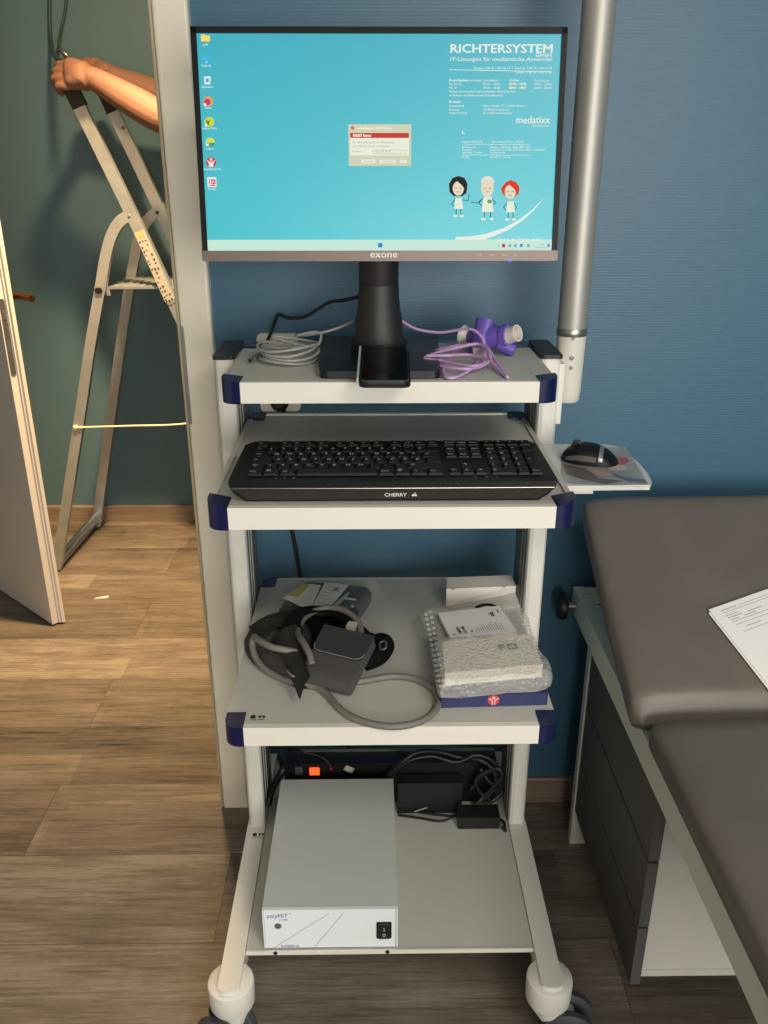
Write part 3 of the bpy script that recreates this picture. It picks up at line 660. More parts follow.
for (x, r, w, hh, t) in order:
    ax0 = gx0 + x * P_ * 0.982 + 0.0010; ax1 = gx0 + (x + w) * P_ * 0.982 - 0.0010
    ay0 = gy0 + r * rowh + (0.003 if r == 5 else 0) + 0.0012; ay1 = ay0 + rowh * hh - 0.0030
    hsc = 0.0030 + (0.0006 if r in (0, 5) else 0)
    zb0, zb1 = kz(ay0) - 0.0005, kz(ay1) - 0.0005
    bot = [V(ax0, ay0, zb0), V(ax1, ay0, zb0), V(ax1, ay1, zb1), V(ax0, ay1, zb1)]
    tp = [V(ax0 + .0014, ay0 + .0010, zb0 + hsc), V(ax1 - .0014, ay0 + .0010, zb0 + hsc), V(ax1 - .0014, ay1 - .0026, zb1 + hsc + .0006), V(ax0 + .0014, ay1 - .0026, zb1 + hsc + .0006)]
    if nk < 100: obj('key', hexa(nb(), bot, tp), mk, kb)
    else: hexa(rest, bot, tp)
    nk += 1
    if t:
        ex_ = V(1, 0, 0); ey_ = (tp[3] - tp[0]).normalized(); o_ = tp[0] + ex_ * 0.0018 + ey_ * (0.0065 if len(t) == 1 else 0.005) + V(0, 0, 0.00025)
        add_text(leg_bm, t, 0.0082 if len(t) == 1 else 0.0048, frame_mtx(o_, ex_, ey_), extrude=0.0, bold=0.00015)
if len(rest.faces): obj('key', rest, mk, kb, kind='stuff')
else: rest.free()
obj('key_legends', leg_bm, mat('legend_grey', (170, 172, 172), .5), kb)
bm = nb()
for x in (0.066, 0.078, 0.090): lathe(bm, (KX0 + x, KY0 + 0.019, kz(KY0 + 0.019) - 0.0003), (0, 0, 1), [(0, 0.0014), (0.0006, 0.0014)], 8)
for x in (0.342, 0.357, 0.372): lathe(bm, (KX0 + x, KY0 + 0.019, kz(KY0 + 0.019) - 0.0003), (0, 0, 1), [(0, 0.0014), (0.0006, 0.0014)], 8)
obj('indicator_dots', bm, mat('dot_blue', (70, 110, 130), .4), kb)

# ------------------------------------------------------------------ monitor
MO = V(0.0117, 1.341, 1.325)
mon = thing('computer_monitor', 'flat screen monitor showing a turquoise desktop, standing on the cart top', 'monitor', (0.0117, 1.40, 1.162))
MW, MH = 0.541, 0.3215
MT = Matrix.Translation(MO) @ Matrix.Rotation(math.radians(-7.4), 4, 'X')     # local: x right, y back, z up the panel
cw = 0.0150
bm = prism(nb(), rrect(-MW / 2, MW / 2, 0.0, MH, 0.004, 3), 'y', 0.006, 0.022)
prism(bm, rrect(-MW * .36, MW * .36, 0.02, MH * .72, 0.02, 4), 'y', 0.022, 0.052)
mb = obj('panel_housing', bm, M['bezeld'], mon, mtx=MT, bevel=0.001)
bm = nb()
box(bm, -MW / 2, -MW / 2 + .008, 0, .0065, cw, MH); box(bm, MW / 2 - .008, MW / 2, 0, .0065, cw, MH); box(bm, -MW / 2, MW / 2, 0, .0065, MH - .008, MH)
obj('bezel', bm, M['bezeld'], mon, mtx=MT, bevel=0.0012)
chin = obj('chin_bar', prism(nb(), rrect(-MW / 2 - 0.0005, MW / 2 + .0005, -0.0005, cw, 0.0035, 3, (0, 0, 1, 1)), 'y', -0.003, 0.010), M['bezel'], mon, mtx=MT, bevel=0.0008)
bm = nb(); add_text(bm, 'exone', 0.0150, MT @ frame_mtx(V(0.0055, -0.0034, 0.0048), (1, 0, 0), (0, 0, 1)), 'CENTER', bold=0.00022, xs=1.12)
obj('maker_lettering', bm, mat('logo_white2', (232, 228, 222), .5), chin)
bm = nb()
for x in (0.150, 0.168, 0.186, 0.204): box(bm, x, x + .005, -.0034, -.0028, 0.008, 0.0088)
obj('button_marks', bm, mat('mark_pale', (208, 188, 176), .5), chin, mtx=MT)
obj('power_light', prism(nb(), rrect(0.1965, 0.2005, -0.0018, 0.0004, 0.0008, 2), 'y', -0.0034, 0.0), emis('blue_led', (70, 90, 255), 2.5), chin, mtx=MT)
# lit screen: desktop picture is brighter towards its lower edge
SX0, SX1, SZ0, SZ1 = -MW / 2 + .008, MW / 2 - .008, cw, MH - .008
def screen_mat():
    m = bpy.data.materials.new('desktop_picture'); m.use_nodes = True; nt = m.node_tree; L = nt.links.new
    b = nt.nodes['Principled BSDF']; b.inputs['Base Color'].default_value = (.01, .01, .01, 1); b.inputs['Roughness'].default_value = .35
    tc = nt.nodes.new('ShaderNodeTexCoord'); sx = nt.nodes.new('ShaderNodeSeparateXYZ'); L(tc.outputs['Generated'], sx.inputs[0])
    r = nt.nodes.new('ShaderNodeValToRGB'); r.color_ramp.elements[0].color = lin((68, 198, 208)); r.color_ramp.elements[1].color = lin((54, 176, 194))
    L(sx.outputs['Z'], r.inputs['Fac']); L(r.outputs['Color'], b.inputs['Emission Color']); b.inputs['Emission Strength'].default_value = SCR
    return m
SCR = 0.93
bm = nb(); quad(bm, [(SX0, .004, SZ0), (SX1, .004, SZ0), (SX1, .004, SZ1), (SX0, .004, SZ1)])
scr = obj('screen', bm, screen_mat(), mon, mtx=MT)
tl, trr, bl, br = (199.5, 32), (561, 36.5), (204, 249.5), (556.5, 250.5)
MTI = MT.inverted()
def spx(px, py):
    # picture position read off the photograph -> place on the tilted panel
    o_ = MTI @ V(0, 0, H); d_ = MTI.to_3x3() @ V(*ray(px, py)); t_ = (0.004 - o_.y) / d_.y
    return o_.x + d_.x * t_, o_.z + d_.z * t_
KX = (SX1 - SX0) / 357.0
def sw_(rgb, s=1.0): return emis('pixel_%d_%d_%d' % rgb, rgb, s * SCR)
Ew = sw_((240, 246, 236)); 
def stx(bm, s, px, py, hpx, align='LEFT', xs=1.0, bold=0.0, wpx=None, space=1.0, shear=0):
    x, z = spx(px, py); size = hpx * KX * 1.37
    if wpx:
        me = text_mesh(s, size, align, 0, 1, bold, space, shear); w = max(v.co.x for v in me.vertices) - min(v.co.x for v in me.vertices); xs = wpx * KX / w; bpy.data.meshes.remove(me)
    add_text(bm, s, size, MT @ frame_mtx(V(x, 0.0034, z), (1, 0, 0), (0, 0, 1)), align, xs, bold, 0.0, space, shear)
def srect(bm, x0, y0, x1, y1, d=0.0034):
    ax_, az = spx(x0, y0); bx_, bz = spx(x1, y1)
    quad(bm, [MT @ V(ax_, d, bz), MT @ V(bx_, d, bz), MT @ V(bx_, d, az), MT @ V(ax_, d, az)]); return bm
def spoly(bm, pts, d=0.0033):
    quad(bm, [MT @ V(spx(*p)[0], d, spx(*p)[1]) for p in pts]); return bm
def sell(bm, cx_, cy_, rx, ry, d=0.0033, n=22, a0=0, a1=2 * PI):
    return spoly(bm, [(cx_ + rx * math.cos(a0 + (a1 - a0) * i / n), cy_ + ry * math.sin(a0 + (a1 - a0) * i / n)) for i in range(n if a1 - a0 > 6.2 else n + 1)], d)
def sline(bm, pts, w=0.5, d=0.0032):
    P = [Vector((spx(*p)[0], spx(*p)[1])) for p in pts]; hw = w * KX / 2
    for a, b in zip(P, P[1:]):
        t = (b - a).normalized(); n_ = Vector((-t.y, t.x)) * hw
        quad(bm, [MT @ V(q.x, d, q.y) for q in (a - n_, b - n_, b + n_, a + n_)])
    return bm
# taskbar
bm = nb(); srect(bm, 203.8, 239.8, 556.4, 250.4, .0037); tb = obj('taskbar', bm, sw_((206, 240, 222)), scr)
for q in ((378, 243, 382.5, 247.5), (547.5, 244, 549.5, 247), (520, 244, 522.5, 247)): obj('taskbar_icon', srect(nb(), *q), sw_((60, 140, 220)), tb)
bm = nb(); srect(bm, 502, 244, 505, 247.5); obj('taskbar_icon', bm, sw_((196, 70, 100)), tb)
bm = nb()
for x in (508.5, 514, 527): srect(bm, x, 244.3, x + 2.6, 247.2)
srect(bm, 497.5, 245.5, 499, 246.5); stx(bm, '10:42', 541.5, 245.2, 1.8, 'CENTER'); stx(bm, '04.09.2023', 541, 248, 1.6, 'CENTER')
bm2 = obj('taskbar_marks', bm, sw_((150, 172, 166)), tb)
# the practice's service text
bm = nb()
stx(bm, 'RICHTERSYSTEM', 449.5, 52.8, 8.0, wpx=101, bold=0.000483)
stx(bm, 'GmbH', 552, 56.9, 3.4, 'RIGHT', wpx=16, bold=0.000129)
stx(bm, 'IT-Lösungen für medizinische Anwender', 449.5, 61, 3.6, wpx=102, shear=0.2, bold=0.000052)
stx(bm, 'Telefon: 0 80 41 / 200 12 12  •  Internet: 0 80 41 / 200 01 00', 552, 69.3, 2.0, 'RIGHT', wpx=78, bold=0.000032); stx(bm, 'Telefax: 0 80 41 / 260 01 00', 552, 73.6, 2.0, 'RIGHT', wpx=37, bold=0.000032)
sline(bm, [(449, 69.8), (551, 71.8)], 0.55)
stx(bm, 'Erreichbarkeit', 449, 81.5, 2.4, wpx=19, bold=0.000129); stx(bm, '(werktags)', 469, 81.3, 1.9, wpx=12); stx(bm, 'Geschäftszeit', 483, 81.4, 2.0, wpx=15); stx(bm, 'Hotline', 509, 81.5, 2.4, wpx=10, bold=0.000129); stx(bm, 'Servicezeit', 534, 81.6, 2.0, wpx=15)
for y, d in ((85.2, 'Mo, Di, Do'), (89, 'Mi, Fr')):
    stx(bm, d, 449, y, 2.0, wpx=13 if y < 87 else 8, bold=0.000032); stx(bm, '07:30 - 18:00', 483, y, 2.0, wpx=17, bold=0.000032); stx(bm, '18:00 - 20:00', 533.5, y, 2.0, wpx=17, bold=0.000032)
stx(bm, 'Weitere Servicezeiten nach persönlicher Absprache oder', 449, 92.6, 2.0, wpx=66, bold=0.000032); stx(bm, 'im Rahmen der Rufbereitschaft Notfallservice.', 449, 96.4, 2.0, wpx=54, bold=0.000032)
stx(bm, 'Kontakt:', 449, 103, 2.4, wpx=12, bold=0.000129)
for y, a_, b_, wa, wb in ((107, 'Postanschrift', 'Albert-Straße 171 | 27000 Weimar', 15, 43), (110.6, 'Internet', 'info@richtersystem.de', 10, 26), (114, 'Hotline/Technik', 'service@richtersystem.de', 18, 29)):
    stx(bm, a_, 449, y, 2.0, wpx=wa, bold=0.000032); stx(bm, b_, 483, y, 2.0, wpx=wb, bold=0.000032)
stx(bm, 'medatixx', 515.8, 123.3, 7.0, wpx=34, bold=0.000193); stx(bm, 'Servicepartner', 549.5, 126.7, 2.3, 'RIGHT', wpx=17, bold=0.000032)
stx(bm, 'Computer: PRAXIS-PC07', 462, 142.8, 2.0, wpx=21, bold=0.000039); stx(bm, 'Host:  praxis-pc07.local - 10.0.0.07', 491, 142.8, 2.0, wpx=33, bold=0.000039)
sline(bm, [(462, 144.3), (530, 144.6)], .4); sline(bm, [(462, 155), (530, 155.3)], .4)
for y, a_, wa, b_, wb in ((148, 'Betriebssystem', 14, 'Windows 10 Enterprise, 64-Bit, 2009 / 19041', 41), (150.7, 'Prozessor', 10, 'Intel Core i5-10400, 2.90 GHz, 6 Kerne, 8 GB RAM', 56), (153.4, 'Anmeldung / Domäne', 20, 'Benutzer: praxis', 15), (158, 'IP, DNS', 7, '10.0.0.17 - Praxis', 20)):
    stx(bm, a_, 462, y, 1.9, wpx=wa, bold=0.000039); stx(bm, b_, 490, y, 1.9, wpx=wb, bold=0.000039)
stx(bm, 'Damit die Praxis läuft!', 497, 241.6, 4.2, wpx=45, bold=0.000064)
for i, (s_, y) in enumerate((('pdf', 45.6), ('Dieser PC', 66.9), ('Papierkorb', 88.0), ('Firefox', 108.8), ('medatixx Praxis', 129.2), ('Labor', 149.8), ('Praxisdienst 3.0', 170.0), ('ID Client', 190))):
    stx(bm, s_, 205.6 + i * 0.95, y, 2.0, 'CENTER', wpx=(5, 9, 11, 7, 15, 8, 19, 8)[i], bold=0.000039)
obj('desktop_text', bm, Ew, scr)
bm = nb()
for y in (85.2, 89): stx(bm, '08:00 - 18:00', 509, y, 2.3, wpx=17, bold=0.000161)
obj('desktop_text', bm, sw_((250, 246, 200)), scr)
bm = nb(); sline(bm, [(462.4, 130.5), (462.4, 133.6), (463.3, 132.8), (464.2, 134.4)], .9); obj('mouse_pointer', bm, Ew, scr)
# white swoosh
up_ = [(456, 237), (470, 236.5), (487, 233.5), (505, 227.5), (520, 219), (533, 209), (545, 196.5)]
dn = [(545, 196.5), (534, 210), (522, 221), (508, 230), (494, 236), (484, 239.8), (455, 239.8)]
bm = nb()
for i in range(6):
    a, b = up_[i], up_[i + 1]; c, d = dn[5 - i], dn[6 - i]
    spoly(bm, [a, b, c, d]) if i < 5 else spoly(bm, [a, b, d])
obj('swoosh', bm, Ew, scr)
# three plain cartoon helpers in white coats
def figure(cx_, ctop, hair_rgb, kind):
    skin = sw_((238, 226, 200)); coat = sw_((238, 244, 226)); hair = sw_(hair_rgb); dark = sw_((46, 52, 58))
    bm = nb()
    if kind == 0: spoly(bm, [(cx_ - 9, ctop + 16), (cx_ - 9.5, ctop + 8), (cx_ - 6, ctop + 2), (cx_, ctop), (cx_ + 6, ctop + 2), (cx_ + 9, ctop + 8), (cx_ + 8, ctop + 17), (cx_ + 4, ctop + 20), (cx_ - 5, ctop + 20)], .00335)
    elif kind == 1: sell(bm, cx_, ctop + 6, 6.5, 6, .00335)
    else: spoly(bm, [(cx_ - 8, ctop + 14), (cx_ - 9.5, ctop + 9), (cx_ - 6, ctop + 4), (cx_, ctop + 0.5), (cx_ + 6, ctop + 3), (cx_ + 9, ctop + 8), (cx_ + 8, ctop + 14), (cx_ + 4, ctop + 18), (cx_ - 4, ctop + 18)], .00335)
    f = obj('cartoon_helper', bm, hair, scr)
    bm = nb(); sell(bm, cx_ - 0.3, ctop + 12.5, 5.6 if kind != 1 else 6.2, 7.2 if kind != 1 else 8.5, .0031); obj('cartoon_face', bm, skin, f)
    if kind != 1:
        bm = nb(); spoly(bm, [(cx_ - 6.5, ctop + 11), (cx_ - 5, ctop + 5), (cx_ - 1, ctop + 5.5), (cx_ + 3, ctop + 9), (cx_ + 6, ctop + 13), (cx_ + 6, ctop + 5), (cx_, ctop + 2.5), (cx_ - 5, ctop + 3)][0:8], .0029); obj('cartoon_fringe', bm, hair, f)
    w = (4.5, 6.0, 4.5)[kind]; h0 = ctop + (22 if kind != 1 else 21); h1 = ctop + (33 if kind != 1 else 36)
    bm = nb(); spoly(bm, [(cx_ - w * .7, h0), (cx_ + w * .7, h0), (cx_ + w, h1), (cx_ - w, h1)], .0030); obj('cartoon_coat', bm, coat, f)
    bm = nb()
    for s in (-1, 1):
        sline(bm, [(cx_ + s * w * .5, h1), (cx_ + s * w * .55, h1 + 6)], .7); 
    sline(bm, [(cx_ - w * .75, h0 + 1), (cx_ - w - 2.5, h0 + 6), (cx_ - w + .5, h0 + 9)], .6)
    if kind == 0: sline(bm, [(cx_ + w * .7, h0 + 2), (cx_ + 10, h0 + 2.5), (cx_ + 10.5, h0 - 4)], .6)
    elif kind == 1: sline(bm, [(cx_ - w * .7, h0 + 1), (cx_ - 10, h0 + 6), (cx_ - 17, h0 + 5)], .6); sline(bm, [(cx_ + w * .7, h0 + 1), (cx_ + w + 2, h0 + 6), (cx_ + w - 1, h0 + 8)], .6)
    else: sline(bm, [(cx_ + w * .75, h0 + 1), (cx_ + w + 1.5, h0 + 6), (cx_ + w - .5, h0 + 9)], .6)
    for s in (-1, 1): sline(bm, [(cx_ + s * 2.4 - 1.4 - .3, ctop + 12.2), (cx_ + s * 2.4 + 1.4 - .3, ctop + 12.2)], .5, .0028)
    sline(bm, [(cx_ - 1.8, ctop + 16), (cx_ + 1.4, ctop + 16)], .5, .0028)
    obj('cartoon_lines', bm, dark, f)
    bm = nb()
    for s in (-1, 1): sell(bm, cx_ + s * (w * .55 + .8), h1 + 7, 2.3, 1.3, .0031, 12)
    obj('cartoon_shoes', bm, coat, f)
figure(458.5, 176, (52, 48, 46), 0); figure(487.5, 176, (232, 232, 220), 1); figure(510.5, 179.5, (226, 70, 44), 2)
bm = nb(); sell(bm, 489.5, 201.5, 2.4, 2, .0027, 12); obj('coat_badge', bm, sw_((96, 170, 90)), scr)
# desktop icons
def icon(parts):
    base_ = None
    for fn, rgb in parts:
        bm = nb(); fn(bm)
        o = obj('desktop_icon' if base_ is None else 'icon_detail', bm, sw_(rgb), scr if base_ is None else base_)
        base_ = base_ or o
icon([(lambda b: spoly(b, [(201, 34.5), (204.5, 34.5), (205.5, 35.6), (210, 35.6), (210.2, 41.6), (201.2, 41.6)]), (250, 228, 104))])
icon([(lambda b: srect(b, 202.6, 55.4, 210.4, 61.2), (70, 190, 234)), (lambda b: srect(b, 205.4, 62.0, 207.8, 62.8), (226, 240, 236))])
icon([(lambda b: spoly(b, [(203.8, 76.4), (211, 76.4), (210.2, 84.6), (204.6, 84.6)]), (214, 238, 240)), (lambda b: sell(b, 207.4, 80.5, 1.6, 1.8, .0031), (76, 168, 206))])
icon([(lambda b: sell(b, 208.3, 101.5, 5, 5), (240, 172, 70)), (lambda b: sell(b, 207.4, 102.2, 3.4, 3.4, .0031), (220, 62, 92)), (lambda b: sell(b, 208.4, 101.6, 1.6, 1.6, .0029), (160, 80, 190)), (lambda b: srect(b, 203.8, 103.6, 206.6, 106, .0028), (240, 244, 240))])
icon([(lambda b: sell(b, 209.4, 122, 4.9, 4.9), (216, 222, 60)), (lambda b: spoly(b, [(206, 119.5), (208, 121.5), (211, 119.5), (209.4, 122.5), (209, 126), (206.8, 123.5)], .0031), (70, 140, 80)), (lambda b: srect(b, 204.8, 124, 207.4, 126.6, .0029), (240, 244, 240))])
icon([(lambda b: sell(b, 210.3, 142.6, 4.8, 4.8, a0=PI, a1=2 * PI), (226, 226, 70)), (lambda b: sell(b, 211.8, 143, 3, 3.6, .0031, a0=0, a1=PI), (84, 168, 110)), (lambda b: srect(b, 206, 143.6, 209, 146, .0029), (240, 244, 240))])
icon([(lambda b: sell(b, 211.2, 162.4, 5.1, 5.1), (206, 66, 76)), (lambda b: sell(b, 211.2, 159.6, 1.3, 1.3, .0031), (244, 236, 226)), (lambda b: spoly(b, [(206.8, 160), (211.2, 162.4), (215.6, 160), (213.6, 163.4), (213.4, 167), (209, 167), (208.8, 163.4)], .0031), (244, 236, 226))])
icon([(lambda b: srect(b, 207.2, 177.2, 216.8, 187.2), (240, 236, 238)), (lambda b: srect(b, 209, 179.5, 210, 184, .0031), (204, 60, 90)), (lambda b: srect(b, 211.2, 179.5, 215.6, 184, .0031), (204, 60, 90)), (lambda b: srect(b, 212.4, 180.8, 214.4, 182.8, .0029), (240, 236, 238)), (lambda b: srect(b, 210, 185, 215.5, 186, .0031), (204, 60, 90))])
# dialog box
bm = nb(); srect(bm, 348.3, 124.3, 411.0, 166, .0036); dlg = obj('dialog_window', bm, sw_((214, 218, 190)), scr)
bm = nb(); srect(bm, 350.2, 138, 409, 155.5, .0034); srect(bm, 361.5, 159.5, 375.5, 163.2, .0034); srect(bm, 379.5, 159.8, 396, 163.2, .0034); srect(bm, 400, 160, 406.5, 163.2, .0034); obj('dialog_field', bm, sw_((242, 244, 226)), dlg)
bm = nb(); srect(bm, 350.2, 133, 408.8, 138, .0034); obj('dialog_title', bm, sw_((206, 72, 62)), dlg)
bm = nb(); stx(bm, 'PADSY Server', 353, 136.9, 2.7, wpx=18.5, bold=.0003); stx(bm, 'Anmeldung am PADSY Server', 357, 129.4, 2.4, wpx=36, bold=.0002); obj('dialog_text', bm, sw_((250, 248, 238)), dlg, mtx=Matrix.Translation((0, -.0004, 0)))
bm = nb(); stx(bm, 'Die Anmeldung ist zur Benutzung', 352, 143.3, 2.1, wpx=42); stx(bm, 'vom PADSY Server erforderlich.', 352, 147.2, 2.1, wpx=39); stx(bm, 'Server:', 352, 152.3, 2.0, wpx=10); stx(bm, '10.10.0.4', 374, 152.3, 2.0, wpx=16)
sline(bm, [(373, 150), (406, 150.3), (406, 153.6), (373, 153.4), (373, 150)], .3, .0031); stx(bm, 'Anmelden', 368.5, 162.2, 1.8, 'CENTER', wpx=10); stx(bm, 'Abbrechen', 387.7, 162.4, 1.8, 'CENTER', wpx=12); stx(bm, 'OK', 403.2, 162.6, 1.8, 'CENTER', wpx=2.5)
obj('dialog_text', bm, sw_((168, 168, 150)), dlg, mtx=Matrix.Translation((0, -.0003, 0)))
bm = nb(); sell(bm, 352.6, 128, 1.9, 1.9, .0033, 14); obj('dialog_icon', bm, sw_((214, 120, 96)), dlg)
# stand
NC = V(0.0100, 1.425, 0)
bm = nb()
prof = [(0.0135, .046), (0.017, .0465), (0.024, .0465), (0.026, .043), (0.034, .041), (0.060, .0395), (0.080, .0355), (0.098, .0335), (0.118, .0325), (0.1195, .0318), (0.121, .0325), (0.24, .0325)]
neck = lathe(bm, NC + V(0, 0, 1.160), (0, 0, 1), prof, 48)
for v in bm.verts: v.co.y = NC.y + (v.co.y - NC.y) * 0.80
nk_ = obj('stand_neck', bm, M['blackm'], mon, smooth=40)
obj('neck_ring', sweep(nb(), [NC + V(.047 * math.cos(a), .038 * math.sin(a), 1.185) for a in [2 * PI * i / 40 for i in range(40)]], circ(.0025, 8), True), M['black'], nk_, smooth=True)
bm = nb(); box(bm, NC.x - .040, NC.x + .040, 1.395, 1.43, 1.352, 1.40); obj('tilt_hinge', bm, M['black'], nk_, bevel=.003)
obj('neck_button', B(NC.x - .0375, NC.x - .031, 1.405, 1.425, 1.318, 1.333), M['black'], nk_, bevel=.001)
ftz = 1.1615
bp = [atZ(319.5, 371.5, 1.1725), atZ(440, 371.5, 1.1725), V(.118, 1.545, 0), V(-.102, 1.545, 0)]
def bev_poly(pts, r=.012, n=5):
    out = []; m = len(pts)
    for i in range(m):
        p, a, b = Vector(pts[i][:2]), Vector(pts[i - 1][:2]), Vector(pts[(i + 1) % m][:2])
        p1 = p + (a - p).normalized() * r; p2 = p + (b - p).normalized() * r
        for k in range(n + 1):
            t = k / n; out.append(tuple(p1 * (1 - t) ** 2 + p * 2 * t * (1 - t) + p2 * t * t))
    return out
obj('stand_base', prism(nb(), bev_poly([(p.x, p.y) for p in bp], .012), 'z', ftz, ftz + .0115), mat('stand_base_black', (14, 15, 17), .32), mon, bevel=.002)
# smartphone in an open-backed case, resting on shelf edge and stand base
ph0 = V(0.0165, 1.189, 1.1650); PM = Matrix.Translation(ph0) @ Matrix.Rotation(math.radians(-1.0), 4, 'Z') @ Matrix.Rotation(math.radians(7.6), 4, 'X')
phn = thing('smartphone', 'black smartphone in a dark case lying at the front edge of the top shelf', 'phone', ph0)
obj('phone_body', prism(nb(), rrect(-.0345, .0345, .0015, .146, .010, 5), 'z', .0022, .0102), mat('phone_metal', (96, 104, 106), .25, .8), phn, mtx=PM, bevel=.002)
obj('phone_glass', prism(nb(), rrect(-.0335, .0335, .003, .1445, .009, 5), 'z', .0095, .0106), M['gloss'], phn, mtx=PM)
obj('phone_case', prism(nb(), rrect(-.0375, .0375, -.001, .149, .011, 5), 'z', 0.0, .0060), M['black'], phn, mtx=PM, bevel=.0015)
obj('case_spine', prism(nb(), [(-.0405, .004), (-.0375, .004), (-.0375, .146), (-.0405, .146)], 'z', .004, .0125), mat('case_edge', (170, 176, 166), .5), phn, mtx=PM, bevel=.001)

# ------------------------------------------------------------------ cables on the top shelf
T0 = 1.1612
gc = thing('grey_cable', 'coiled thin grey cable with metal plug on the left of the top shelf', 'cable', (-.14, 1.42, T0))
random.seed(11)
cpt = atZ(289, 353, T0 + .012)
pts = []
plug_end = atZ(263, 354, T0 + .006)
pts += [plug_end, plug_end + V(.012, .010, .002)]
for lp in range(4):
    rx, ry = .049 - .002 * (lp % 3), .052 - .003 * (lp % 2) ; ox, oy = random.uniform(-.003, .003), random.uniform(-.006, .006); zz = T0 + .004 + lp * .0068
    for k in range(10):
        a = PI * 0.9 + 2 * PI * k / 10
        pts.append(V(cpt.x + ox + rx * math.cos(a), cpt.y + oy + ry * math.sin(a), zz + .0045 * k / 10 + .003 * math.sin(a * 2 + lp)))
pts += [atY(312, 347, 1.42), atY(321, 337, 1.44), atY(316, 332, 1.45), atY(296, 336, 1.455), atY(315, 334, 1.47), atY(335, 329, 1.48), atY(357, 319, 1.49), atY(380, 300, 1.50)]
obj('cable', tube(nb(), pts, .0024, 6, n=8), M['gcable'], gc, smooth=True)
d = (atZ(247, 362, T0 + .006) - plug_end).normalized() * 1.75
obj('plug_sleeve', cyl(nb(), plug_end - d * .004, plug_end + d * .010, .0042, .0048, 16), M['navy'], gc, smooth=40)
bm = nb(); cyl(bm, plug_end + d * .010, plug_end + d * .024, .0048, .0048, 16); cyl(bm, plug_end + d * .024, plug_end + d * .030, .0040, .0040, 16); obj('plug_metal', bm, M['steel'], gc, smooth=40)
cyl_ = nb(); cyl(cyl_, plug_end + d * .030, plug_end + d * .0306, .0030, .0030, 12); obj('plug_tip', cyl_, M['black'], gc)
pw = [atY(390, 292, 1.49), atY(362, 296, 1.495), atY(345, 300, 1.50), atY(330, 302, 1.52), atY(318, 309, 1.56), atY(304, 317, 1.60), atY(288, 318, 1.63), atY(279, 314.5, 1.65), atY(275, 322, 1.655), atY(271, 333, 1.655), atY(267, 345, 1.655), atY(266, 375, 1.652)]
tag(obj('power_cable', tube(nb(), pw, .0033, 7, n=8), M['cable'], smooth=True), 'black power cord running from the monitor stand to the wall socket', 'cable')
# wall socket
so = thing('wall_socket', 'white double wall socket behind the top shelf', 'socket', (-.19, WY, 1.08))
obj('socket_frame', prism(nb(), rrect(-.2275, -.147, 1.0, 1.156, .009, 4), 'y', WY - .011, WY), M['outlet'], so, bevel=.002)
for z in (1.119, 1.041):
    c = V(-.187, WY - .0112, z)
    obj('socket_insert', lathe(nb(), c, (0, -1, 0), [(-.002, .029), (.001, .029), (.001, .024), (-.0005, .022)], 32), M['outlet'], so, smooth=40)
for (px, py) in ((267, 372), (280, 404)):
    c = atY(px, py, WY - .012); c.z = max(c.z, 1.02)
    bm = nb(); lathe(bm, V(c.x, WY - .010, c.z), (0, -1, 0), [(0, .018), (.012, .018), (.016, .012), (.022, .008)], 20)
    tag(obj('mains_plug', bm, M['plugr'], smooth=40), 'dark mains plug in the %s of the wall socket' % ('upper half' if c.z > 1.05 else 'lower half'), 'plug')

# lilac cable + spirometer handset
sp_ = thing('spirometer_handset', 'purple handset with ivory tube ends and lilac cable on the top shelf', 'spirometer', (.2, 1.44, T0))
ps, pe = atY(470, 338, 1.475), atY(506, 336, 1.43)
ax_ = (pe - ps).normalized()
bm = nb(); sweep(bm, [ps, ps + ax_ * .012, ps + ax_ * .03, ps + ax_ * .045, ps + ax_ * .062, pe], circ(.0165, 20), False, [.75, .95, 1.2, 1.25, 1.05, 1.0])
hb = obj('handset_body', bm, M['purple'], sp_, smooth=50)
up0, dn0 = atY(485, 320, 1.455), atY(476, 356, 1.43)
bm = nb(); P = smooth_path([up0, up0.lerp(dn0, .3), up0.lerp(dn0, .65), dn0], 4); sweep(bm, P, [(x * 1.15, y * .8) for x, y in circ(.0145, 16)], False, [1.0 - .12 * math.sin(PI * i / (len(P) - 1)) for i in range(len(P))])
obj('handset_grip', bm, M['purple'], sp_, smooth=50, bevel=.002)
lb0, lb1 = atY(498, 343, 1.43), atY(513, 350.5, 1.425)
bm = nb(); sweep(bm, [lb0, lb0.lerp(lb1, .6), lb1, lb1 + (lb1 - lb0) * .12], circ(.0115, 16), False, [.8, 1, 1, .6]); obj('handset_lobe', bm, M['purple'], sp_, smooth=50)
obj('tube_collar', cyl(nb(), pe - ax_ * .004, pe + ax_ * .006, .0195, .0195, 28), M['purple'], sp_, smooth=40)
e2 = atY(518, 333, 1.415)
ax2 = (e2 - pe).normalized(); bm = lathe(nb(), pe, ax2, [(-.004, .0150), (.020, .0135), (.0215, .0142), (.024, .0142), (.024, .0118), (.004, .0110), (.004, 0.0)], 32); obj('mouth_tube', bm, M['mouthp'], sp_, smooth=40)
fl0 = atY(466, 336, 1.485); bm = lathe(nb(), ps + ax_ * .004, (fl0 - ps).normalized() + V(-.6, .1, .05), [(-.004, .008), (.008, .011), (.016, .0165), (.019, .0175), (.0205, .016), (.014, .006)], 32); obj('filter_cap', bm, M['mouthp'], sp_, smooth=40)
bq = atY(478, 359, 1.42); bq.z = T0 + .0075
bm = nb(); box(bm, bq.x - .010, bq.x + .014, bq.y - .008, bq.y + .014, T0, T0 + .016); obj('handset_plug', bm, mat('lilac_plug', (176, 158, 178), .5), sp_, bevel=.003)
zz = T0 + .0026
def zl(lst, dz=0.0): return [atZ(x, y, zz + h + dz) for x, y, h in lst]
